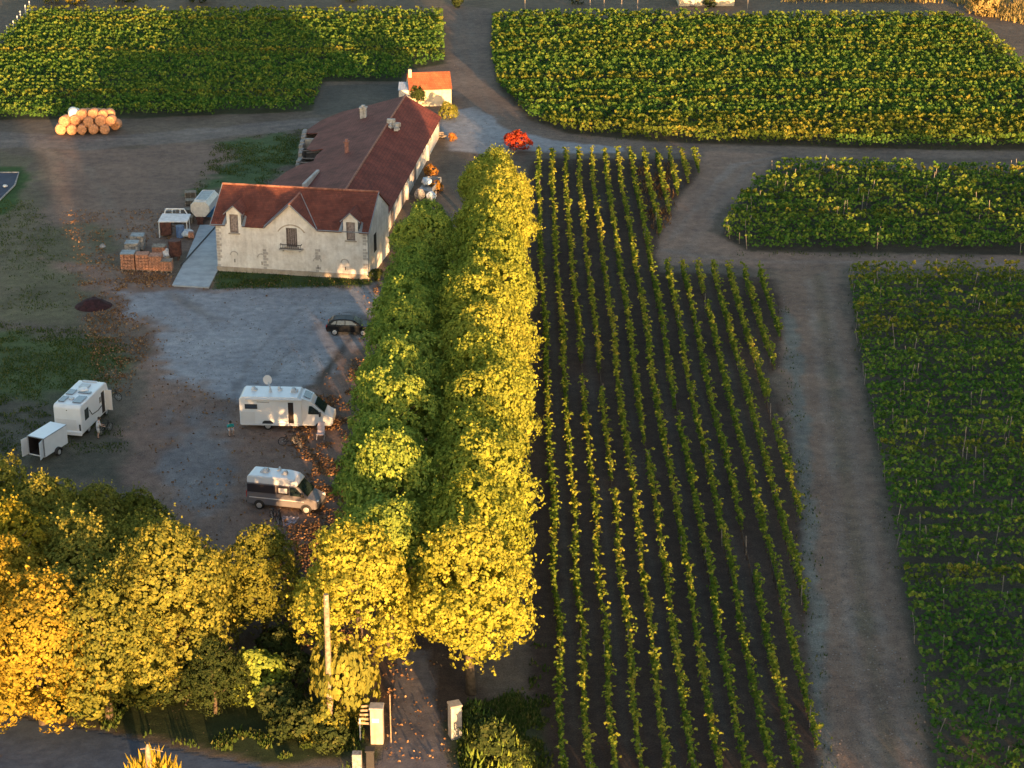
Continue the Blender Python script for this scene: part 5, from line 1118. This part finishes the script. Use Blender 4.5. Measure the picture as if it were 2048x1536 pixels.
p = G(770, 1488); b = MB(); b.tube([(0, 0, 0), (0, 0, 3.3)], .035, 7); o = b.build('metal_post', M['pole_wood'], fix=False); o.location = (p[0]+.35, p[1]+.15, 0); tag(o, 'thin pale post rising beside the left gate pillar', 'post')
q = G(677, 1400); pz = 9.7; e = empty('utility_pole', (-10.75, 104.3, 0)); b = MB(); b.tube([(0, 0, -.2), (.03, 0, 5), (.05, 0, pz)], [.20, .18, .15], 12); b.build('pole', M['pole_wood'], e, fix=False)
b = MB(); b.tube([(.05, 0, pz-.3), (.05, -.25, pz-.2)], .04, 5); b.build('insulator', M['plastic_white'], e, fix=False); tag(e, 'tall bare wooden utility pole in front of the nearest left-hand avenue tree', 'utility pole')
p = G(296, 1484, 5.2); e = empty('ivy_pole', (p[0], p[1]-.3, 0)); b = MB(); b.tube([(0, 0, -.1), (.02, 0, 3.4), (0, 0, 5.0), (.03, 0, 5.25)], [.20, .19, .13, .05], 9); b.build('pole', M['pole_wood'], e, fix=False)
b = MB(); b.tube([(0, 0, 5.0), (-.4, .05, 4.9)], .035, 5); b.tube([(0, 0, 4.95), (.35, .1, 4.85), (.8, .2, 4.65)], .022, 5); b.build('bracket', M['pole_wood'], e, fix=False); tag(e, 'pale old pole with a short bracket, rising from dry leaves at the bottom edge', 'pole')
rs = np.random.default_rng(77); n = 420; a = rs.uniform(0, 6.28, n); r = np.sqrt(rs.random(n))*1.5; z = 4.3 - .9*r + rs.uniform(-1.6, .1, n)
c = np.stack([r*np.cos(a), r*np.sin(a)*.8, z], 1); nr = np.stack([rs.normal(0, .5, n), -1+rs.normal(0, .4, n), rs.normal(0, .25, n)], 1)
def blades(name, c, nr, w_, h_, mat, tint, parent, rs):
    n = len(c); nr = nr/np.linalg.norm(nr, axis=1, keepdims=True); up = np.stack([rs.normal(0, .28, n), rs.normal(0, .28, n), np.ones(n)], 1); up /= np.linalg.norm(up, axis=1, keepdims=True)
    sd_ = np.cross(up, nr); sd_ /= np.linalg.norm(sd_, axis=1, keepdims=True); w_ = np.asarray(w_)*np.ones(n); h_ = np.asarray(h_)*np.ones(n)
    v = np.stack([c - sd_*w_[:, None]/2, c + sd_*w_[:, None]/2, c + sd_*w_[:, None]*.35 + up*h_[:, None]*.6, c + up*h_[:, None]], 1).reshape(-1, 3)
    me = mesh_np(name, v, np.arange(4*n).reshape(-1, 4), mat); at = me.attributes.new('tint', 'FLOAT', 'FACE'); at.data.foreach_set('value', tint.astype(np.float32)); return link(name, me, parent)
for eh, c9, u9, r9 in HB: blades('shoots', c9, u9 + r9.normal(size=u9.shape)*.4, r9.uniform(.08, .16, len(c9)), r9.uniform(.25, .6, len(c9)), M['plane_leaf'], r9.random(len(c9)), eh, r9)
eb = empty('dry_bush', (p[0]+.1, p[1]+.1, 0)); blades('foliage', c, nr, rs.uniform(.12, .26, n), rs.uniform(.6, 1.1, n), M['orange_leaf'], rs.random(n), eb, rs)
b = MB()
for k in range(6): b.tube([(0, 0, 0), (.5*math.cos(k), .4*math.sin(k), 2), (.9*math.cos(k), .7*math.sin(k), 3.6)], [.08, .06, .03], 5)
b.build('stems', M['bark'], eb, fix=False); tag(eb, 'tall dry golden bush with upright leaves round the old pole', 'bush')
p = G(715, 1536); b = MB(); b.box((0, 0, .55), (.55, .5, 1.1)); o = b.build('meter_box', M['stone_block'], bevel=.03); o.location = (p[0], p[1]-.1, 0); tag(o, 'pale grey service box at the bottom edge by the road', 'box')
b = MB(); b.box((0, 0, .6), (.5, .5, 1.2), taper=.9); o = b.build('waste_bin', M['plastic_dark'], bevel=.04); o.location = (p[0]+.75, p[1]+.05, 0); c_ = MB(); c_.box((0, -.02, 1.24), (.56, .58, .08)); c_.build('lid', M['plastic_dark'], o, bevel=.02); c_ = MB(); c_.tube([(-.2, .25, .1), (.2, .25, .1)], .1, 8); c_.build('axle_wheels', M['rubber'], o, fix=False); tag(o, 'black wheeled bin beside the grey service box', 'bin')

# ================================================================= PEOPLE, BICYCLES, CAMP THINGS
plain('skin', (.48, .30, .22), .6, var=.06); plain('hair_brown', (.05, .035, .025), .8); plain('teal_cloth', (.02, .30, .29), .9, var=.2, scale=5); plain('pale_cloth', (.55, .55, .56), .9, var=.1); plain('dark_cloth', (.03, .032, .04), .9); plain('pink_towel', (.62, .50, .50), .9, var=.1)
def person(name, loc, rz, joints, label, shirt, legs, shorts=None):
    """one continuous skinned body; joints: dict name -> (x, y, z, radius)"""
    e = empty(name, loc, rz)
    J = joints; names = list(J); E = [('pelvis', 'waist'), ('waist', 'chest'), ('chest', 'neck'), ('neck', 'head0'), ('head0', 'head1')]
    for s_ in 'lr': E += [('chest', 'sh'+s_), ('sh'+s_, 'el'+s_), ('el'+s_, 'wr'+s_), ('wr'+s_, 'ha'+s_), ('pelvis', 'hi'+s_), ('hi'+s_, 'kn'+s_), ('kn'+s_, 'an'+s_), ('an'+s_, 'to'+s_)]
    vs = [J[k][:3] for k in names]; rad = [J[k][3] for k in names]
    for s_ in 'lr':                                   # four fingers and a thumb on each hand
        h = Vector(J['ha'+s_][:3]); d = (h - Vector(J['wr'+s_][:3])).normalized(); sdv = d.cross(Vector((1, 0, 0))).normalized()
        for i, (o_, L_) in enumerate(((-.030, .065), (-.010, .08), (.010, .075), (.030, .06))):
            vs.append(tuple(h + sdv*o_ + d*.03)); rad.append(.011); vs.append(tuple(h + sdv*o_*1.2 + d*(.03+L_) + Vector((.02, 0, 0)))); rad.append(.008)
            names += [f'f{s_}{i}a', f'f{s_}{i}b']; E += [('ha'+s_, f'f{s_}{i}a'), (f'f{s_}{i}a', f'f{s_}{i}b')]
        vs.append(tuple(h - sdv*.05 + d*.015 + Vector((.02, 0, 0)))); rad.append(.011); names.append('t'+s_); E.append(('ha'+s_, 't'+s_))
    me = bpy.data.meshes.new('body'); ix = {k: i for i, k in enumerate(names)}; me.from_pydata(vs, [(ix[a], ix[b_]) for a, b_ in E], []); me.update()
    for m_ in (M['skin'], shirt, legs): me.materials.append(m_)
    o = link('body', me, e); sk = o.modifiers.new('skin', 'SKIN'); me.skin_vertices
    for i, r in enumerate(rad): me.skin_vertices[0].data[i].radius = (r, r); 
    me.skin_vertices[0].data[ix['pelvis']].use_root = True; sk.use_smooth_shade = True
    sb = o.modifiers.new('sub', 'SUBSURF'); sb.levels = 1; sb.render_levels = 2
    # clothing: shells just over the limbs
    def sleeve(nm, chain, grow, mat, n=10):
        b = MB(); P = [Vector(J[k][:3]) for k in chain]; b.tube(P, [J[k][3]*grow for k in chain], n); b.build(nm, mat, e, smooth=True, fix=False)
    b = MB(); P = [J[k] for k in ('pelvis', 'waist', 'chest', 'neck')]
    sh = (Vector(J['shl'][:3]) - Vector(J['shr'][:3])); hw_ = sh.length/2; ax = sh.normalized(); rings = []
    for k, (q, wd, dp) in enumerate(((P[0], .19, .13), (P[1], .17, .12), (P[2], hw_+.06, .145), (P[3], .09, .09))):
        fw = ax.cross(Vector((0, 0, 1))).normalized(); rings.append([Vector(q[:3]) + ax*wd*math.cos(t) + fw*dp*math.sin(t) for t in [2*math.pi*i/14 for i in range(14)]])
    b.loft(rings); 
    for s_ in 'lr':
        b.tube([J['sh'+s_][:3], J['el'+s_][:3]], [.075, .058], 9)
    b.build('shirt', shirt, e, smooth=True, fix=False)
    b = MB()
    for s_ in 'lr': b.tube([J['hi'+s_][:3], J['kn'+s_][:3]] + ([] if shorts else [J['an'+s_][:3]]), [.11, .085] + ([] if shorts else [.06]), 10)
    b.build('shorts' if shorts else 'trousers', legs, e, smooth=True, fix=False)
    h = Vector(J['head1'][:3]); b = MB(); b.ball(tuple(h + Vector((-.02, 0, .02))), .115, 12, sz=1.1); b.build('hair', M['hair_brown'], e, smooth=True)
    b = MB(); b.box(tuple(h + Vector((.105, 0, -.03))), (.035, .03, .05)); b.build('nose', M['skin'], e, bevel=.008)
    for s_ in 'lr':
        b = MB(); t = Vector(J['to'+s_][:3]); a_ = Vector(J['an'+s_][:3]); b.tube([a_ + Vector((-.05, 0, -.03)), (a_+t)/2 + Vector((0, 0, -.015)), t], [.05, .05, .035], 8); b.build('shoe', M['dark_cloth'], e, smooth=True, fix=False)
    tag(e, label, 'person'); return e
stand = dict(pelvis=(0, 0, .95, .12), waist=(.02, 0, 1.1, .12), chest=(.08, 0, 1.33, .13), neck=(.12, 0, 1.48, .055), head0=(.15, 0, 1.58, .085), head1=(.18, 0, 1.66, .088),
 shl=(.08, .18, 1.40, .06), ell=(.2, .22, 1.14, .043), wrl=(.42, .16, 1.02, .03), hal=(.49, .14, 1.0, .036), shr=(.08, -.18, 1.40, .06), elr=(.18, -.24, 1.14, .043), wrr=(.40, -.18, 1.0, .03), har=(.47, -.16, .97, .036),
 hil=(0, .09, .9, .095), knl=(.05, .11, .5, .062), anl=(.0, .11, .09, .042), tol=(.16, .13, .04, .035), hir=(0, -.09, .9, .095), knr=(.02, -.11, .5, .062), anr=(-.08, -.11, .09, .042), tor=(.08, -.13, .04, .035))
q = G(197, 876); person('person', (q[0], q[1], 0), R(30), stand, 'person in a pale top with dark hair, standing at the bicycle by the motorhome', M['pale_cloth'], M['pale_cloth'], shorts=True)
sit = dict(pelvis=(0, 0, .46, .13), waist=(.02, 0, .62, .13), chest=(.10, 0, .84, .14), neck=(.16, 0, .98, .055), head0=(.20, 0, 1.06, .085), head1=(.24, 0, 1.12, .088),
 shl=(.10, .19, .90, .065), ell=(.26, .24, .68, .045), wrl=(.42, .14, .58, .03), hal=(.48, .12, .56, .036), shr=(.10, -.19, .90, .065), elr=(.26, -.24, .68, .045), wrr=(.42, -.14, .58, .03), har=(.48, -.12, .56, .036),
 hil=(.05, .1, .46, .1), knl=(.45, .16, .47, .065), anl=(.42, .17, .09, .042), tol=(.58, .18, .04, .035), hir=(.05, -.1, .46, .1), knr=(.45, -.16, .47, .065), anr=(.40, -.17, .09, .042), tor=(.56, -.18, .04, .035))
q = G(461, 868); person('person', (q[0], q[1], 0), R(-70), sit, 'person in a teal top sitting low behind the motorhome with the dish', M['teal_cloth'], M['pale_cloth'], shorts=True)
e = empty('camp_stool', (q[0], q[1], 0), R(-70)); b = MB(); b.box((0, 0, .32), (.42, .42, .04)); b.build('seat', M['dark_cloth'], e, bevel=.01)
for x, y in ((-.18, -.18), (.18, -.18), (.18, .18), (-.18, .18)): b = MB(); b.tube([(x, y, 0), (x*.8, y*.8, .32)], .018, 5); b.build('leg', M['alloy'], e, fix=False)
tag(e, 'low dark camping stool under the person in teal', 'stool')
def bicycle(u, v, rz, label, group='bicycles standing by the campers'):
    q = G(u, v); e = empty('bicycle', (q[0], q[1], 0), rz)
    for x in (-.52, .52):
        b = MB(); n = 22; R_ = .34; b.tube([(x + R_*math.cos(t), 0, R_ + .02 + R_*math.sin(t)) for t in [2*math.pi*k/n for k in range(n+1)]], .028, 6, cap=False); o = b.build('wheel', M['rubber'], e, fix=False)
        b = MB()
        for k in range(6): t = k*math.pi/6; b.tube([(x - R_*math.cos(t), 0, R_+.02 - R_*math.sin(t)), (x + R_*math.cos(t), 0, R_+.02 + R_*math.sin(t))], .006, 4)
        b.build('spokes', M['alloy'], o, fix=False)
    b = MB(); bb = (-.08, 0, .32); st = (-.22, 0, .80); hd_ = (.36, 0, .82)
    for p_, q_ in ((bb, st), (st, hd_), (bb, hd_), (bb, (-.52, 0, .36)), (st, (-.52, 0, .36)), (hd_, (.52, 0, .36)), (st, (-.26, 0, .95)), (hd_, (.33, 0, 1.0))): b.tube([p_, q_], .024, 6)
    b.build('frame', M['black_paint'], e, fix=False)
    b = MB(); b.box((-.26, 0, .97), (.26, .14, .06)); b.build('saddle', M['plastic_dark'], e, bevel=.02)
    b = MB(); b.tube([(.22, -.3, 1.0), (.33, -.1, 1.02), (.33, .1, 1.02), (.22, .3, 1.0)], .02, 6); b.build('handlebar', M['plastic_dark'], e, fix=False)
    tag(e, label, 'bicycle', group)
bicycle(579, 890, R(10), 'dark bicycle standing below the open door of the motorhome'); bicycle(594, 893, R(-55), 'dark bicycle at the edge of the orange leaf streak')
bicycle(212, 866, R(60), 'dark bicycle beside the person in the pale top'); bicycle(550, 1044, R(-60), 'dark bicycle leaning in the shade below the grey van'); bicycle(561, 1046, R(-75), 'second bicycle by the patterned mat below the grey van')
bicycle(226, 800, R(-20), 'dark bicycle in front of the solar-roofed motorhome')
plain('mat', (.30, .28, .33), .9, var=.5, scale=6); q = G(575, 1048); b = MB()
for i in range(6):
    for j in range(8):
        f = lambda a, c: (a*.2-.6, c*.2-.8, .03+.03*math.sin(a*1.7+c*1.1)); b.add([f(i, j), f(i+1, j), f(i+1, j+1), f(i, j+1)], [(0, 1, 2, 3)])
o = b.build('camping_mat', M['mat']); o.location = (q[0], q[1]+.4, 0); o.rotation_euler = (0, 0, -.2); tag(o, 'patterned blue-grey mat on the ground below the grey van', 'mat'); sdm = o.modifiers.new('t', 'SOLIDIFY'); sdm.thickness = .02
q = G(642, 878); e = empty('folding_chair', (q[0], q[1]+.3, 0), R(-95))
b = MB(); b.slab([(-.28, -.28, 1.25), (-.28, .28, 1.25), (.05, .28, .45), (.05, -.28, .45)], (.8, 0, .35), .04); b.build('backrest', M['pink_towel'], e, bevel=.01)
b = MB(); b.slab([(.05, -.28, .45), (.05, .28, .45), (.55, .28, .48), (.55, -.28, .48)], (0, 0, 1), .04); b.build('seat', M['pink_towel'], e, bevel=.01)
for y_ in (-.3, .3):
    for x1, x2 in ((-.25, .55), (.5, -.15)): b = MB(); b.tube([(x1, y_, 0), (x2, y_, .55)], .02, 5); b.build('leg', M['alloy'], e, fix=False)
tag(e, 'pale pink folding chair by the front wheel of the motorhome', 'chair')

# ================================================================= STUFF: fallen leaves, grass, dry grass, field-edge weeds
def scatter_in(polys_px, n, rs, wts=None):
    out = []
    for p_px, k in zip(polys_px, n):
        P = GP(p_px); lo, hi = P.min(0), P.max(0); pts = rs.uniform(lo, hi, (k*3, 2)); d = sdf(P, pts[:, 0], pts[:, 1]); m = rs.random(len(pts)) < np.clip(d/1.5 + .3, 0, 1)
        cl = vnoise(pts[:, 0], pts[:, 1], 1.2, 21)*.6 + vnoise(pts[:, 0], pts[:, 1], 4, 22)*.4; m &= rs.random(len(pts)) < np.clip((cl-.32)*3.2, 0, 1); out.append(pts[m][:k])
    return np.vstack(out)
rs = np.random.default_rng(5)
LP = [[(150, 560), (240, 560), (310, 690), (250, 800), (190, 760), (160, 640)], [(600, 780), (700, 780), (720, 900), (700, 1100), (650, 1140), (590, 900)], DIRT_YARD, [(230, 540), (350, 550), (340, 590), (240, 580)], [(120, 420), (380, 420), (330, 520), (150, 560)], [(560, 1040), (700, 1040), (700, 1300), (560, 1300)], [(720, 570), (760, 570), (740, 640), (715, 800), (690, 800), (720, 640)], [(770, 1280), (900, 1280), (930, 1536), (880, 1536), (770, 1536), (700, 1536)]]
pts = scatter_in(LP, [3000, 6500, 2600, 900, 1300, 2600, 1800, 220], rs)
YP = GP(YARD); dy_ = sdf(YP, pts[:, 0], pts[:, 1]); pts = pts[(dy_ < .3) | (rs.random(len(pts)) < .05)]
c = np.concatenate([pts, rs.uniform(.02, .09, (len(pts), 1))], 1); nr = np.stack([rs.normal(0, .8, len(pts)), rs.normal(0, .8, len(pts)), np.full(len(pts), .7)], 1)
tag(leaf_cloud('fallen_leaves', c, nr, rs.uniform(.09, .20, len(pts)), M['fallen_leaf'], rs.random(len(pts)), 1.3, None, rs), 'brown and orange fallen leaves strewn over the yard', 'leaves', kind='stuff')
def grassy(name, polys, n, h, wd, mat, label, seed, cat='grass'):
    rs = np.random.default_rng(seed); pts = scatter_in(polys, n, rs); k = len(pts)
    c = np.concatenate([pts, np.zeros((k, 1))], 1); nr = np.stack([rs.normal(size=k), rs.normal(size=k)-.3, np.full(k, .25)], 1)
    tag(blades(name, c, nr, rs.uniform(wd*.5, wd*1.4, k), rs.uniform(h*.4, h*1.3, k), M[mat], rs.random(k), None, rs), label, cat, kind='stuff')
grassy('grass', [[(-60, 640), (150, 655), (260, 690), (230, 790), (60, 830), (-60, 800)], [(430, 538), (745, 558), (740, 574), (425, 580)], [(430, 285), (610, 258), (590, 330), (520, 375), (440, 372), (380, 400)], [(-60, 400), (60, 400), (120, 470), (140, 620), (-60, 640)], [(-60, 800), (200, 800), (260, 900), (-60, 930)]], [9000, 2600, 6000, 5000, 4000], .16, .10, 'grass_blade', 'short dark green grass around the yard and house', 31)
grassy('verge_grass', [[(-100, 1380), (0, 1385), (260, 1415), (560, 1480), (720, 1440), (720, 1540), (560, 1530), (430, 1500), (0, 1410), (-100, 1395)], [(915, 1400), (1060, 1380), (1090, 1560), (930, 1560)], [(1060, 1290), (1100, 1290), (1100, 1536), (1060, 1536)]], [30000, 9000, 900], .30, .16, 'grass_blade', 'rough dark grass on the roadside verge', 32)
grassy('lane_weeds', [[(1562, 610), (1580, 610), (1606, 860), (1632, 1020), (1640, 1240), (1665, 1536), (1640, 1536), (1612, 1240), (1598, 1020), (1572, 860)], [(1690, 540), (1720, 560), (1760, 880), (1800, 1080), (1870, 1500), (1830, 1500), (1770, 1080), (1725, 800)], [(1450, 500), (2100, 512), (2100, 520), (1450, 510)], [(1140, 270), (2080, 300), (2080, 306), (1140, 278)]], [3200, 2200, 800, 1200], .22, .10, 'grass_blade', 'thin weeds along the edges of the dirt lanes', 33)
grassy('dry_grass', [[(1890, -40), (2110, -40), (2100, 60), (2000, 40), (1950, 30), (1900, 10)], [(1560, -30), (1900, -30), (1900, 8), (1560, 5)]], [5200, 2200], .9, .22, 'straw_grass', 'tall straw-coloured dry grass at the top right corner', 34)
grassy('russet_weeds', [[(1270, 340), (1345, 330), (1350, 420), (1320, 470), (1290, 440)]], [900], .5, .14, 'fallen_leaf', 'russet dying weeds between the short rows by the crossing', 35)
rs = np.random.default_rng(91); pts = scatter_in([LANE, CROSS, WTRACK, DIRT_YARD, PATH, BACK_TRACK], [5000, 2500, 1200, 4000, 400, 1200], rs); c = np.concatenate([pts, np.full((len(pts), 1), .03)], 1)
plain('pebble', (.20, .17, .15), .9, var=.4, scale=2)
tag(leaf_cloud('loose_stones', c, np.stack([rs.normal(0, .25, len(pts)), rs.normal(0, .25, len(pts)), np.ones(len(pts))], 1), rs.uniform(.05, .16, len(pts)), M['pebble'], rs.random(len(pts)), 1.0, None, rs), 'small stones and crumbs of earth strewn over the lanes', 'stones', kind='stuff')
# shrubs along the far edge
for u, v, sc, mt, lb in ((150, 8, 1.6, 'orange_leaf', 'orange bush at the top edge, beyond the upper left vineyard'), (105, 6, 1.3, 'gold_leaf', 'yellow bush at the top edge, left of the orange one'), (245, 6, 1.8, 'dark_leaf', 'dark bush at the top edge, right of the orange one'), (400, 5, 1.6, 'dark_leaf', 'dark bush at the top edge above the middle of the vineyard'), (700, 3, 1.2, 'gold_leaf', 'small yellow bush at the top edge'), (915, 14, .8, 'dark_leaf', 'small dark trunk-like bush at the head of the back track'), (1965, 30, 1.9, 'straw_grass', 'big straw-coloured bush at the top right corner of the vineyard'), (1155, 8, .9, 'dark_leaf', 'small dark clump beyond the upper right vineyard'), (1420, 14, .7, 'dark_leaf', 'dark clump at the foot of the pale far building')):
    shrub(u, v, sc, mt, lb, group='bushes along the far edge')
# white fence posts round the west vineyard corner and along the top
for k, (u, v) in enumerate(((60, 12), (52, 20), (42, 32), (36, 42), (28, 52), (15, 62))):
    q = G(u, v+10); b = MB(); b.box((0, 0, .75), (.14, .14, 1.5)); o = b.build('vineyard_post', M['plastic_white']); o.location = q; tag(o, f'pale post along the top left edge of the vineyard, {ordw(k+1)} from the top', 'post', 'posts at the vineyard corner')
for k, u in enumerate((1050, 1180, 1208, 1243, 1275, 1495)):
    q = G(u, 22); b = MB(); b.tube([(0, 0, 0), (0, 0, 2.0)], .06, 6); o = b.build('fence_post', M['stake_wood'], fix=False); o.location = q; tag(o, f'thin post beyond the upper right vineyard, {ordw(k+1)} from the left', 'post', 'posts beyond the upper right vineyard')
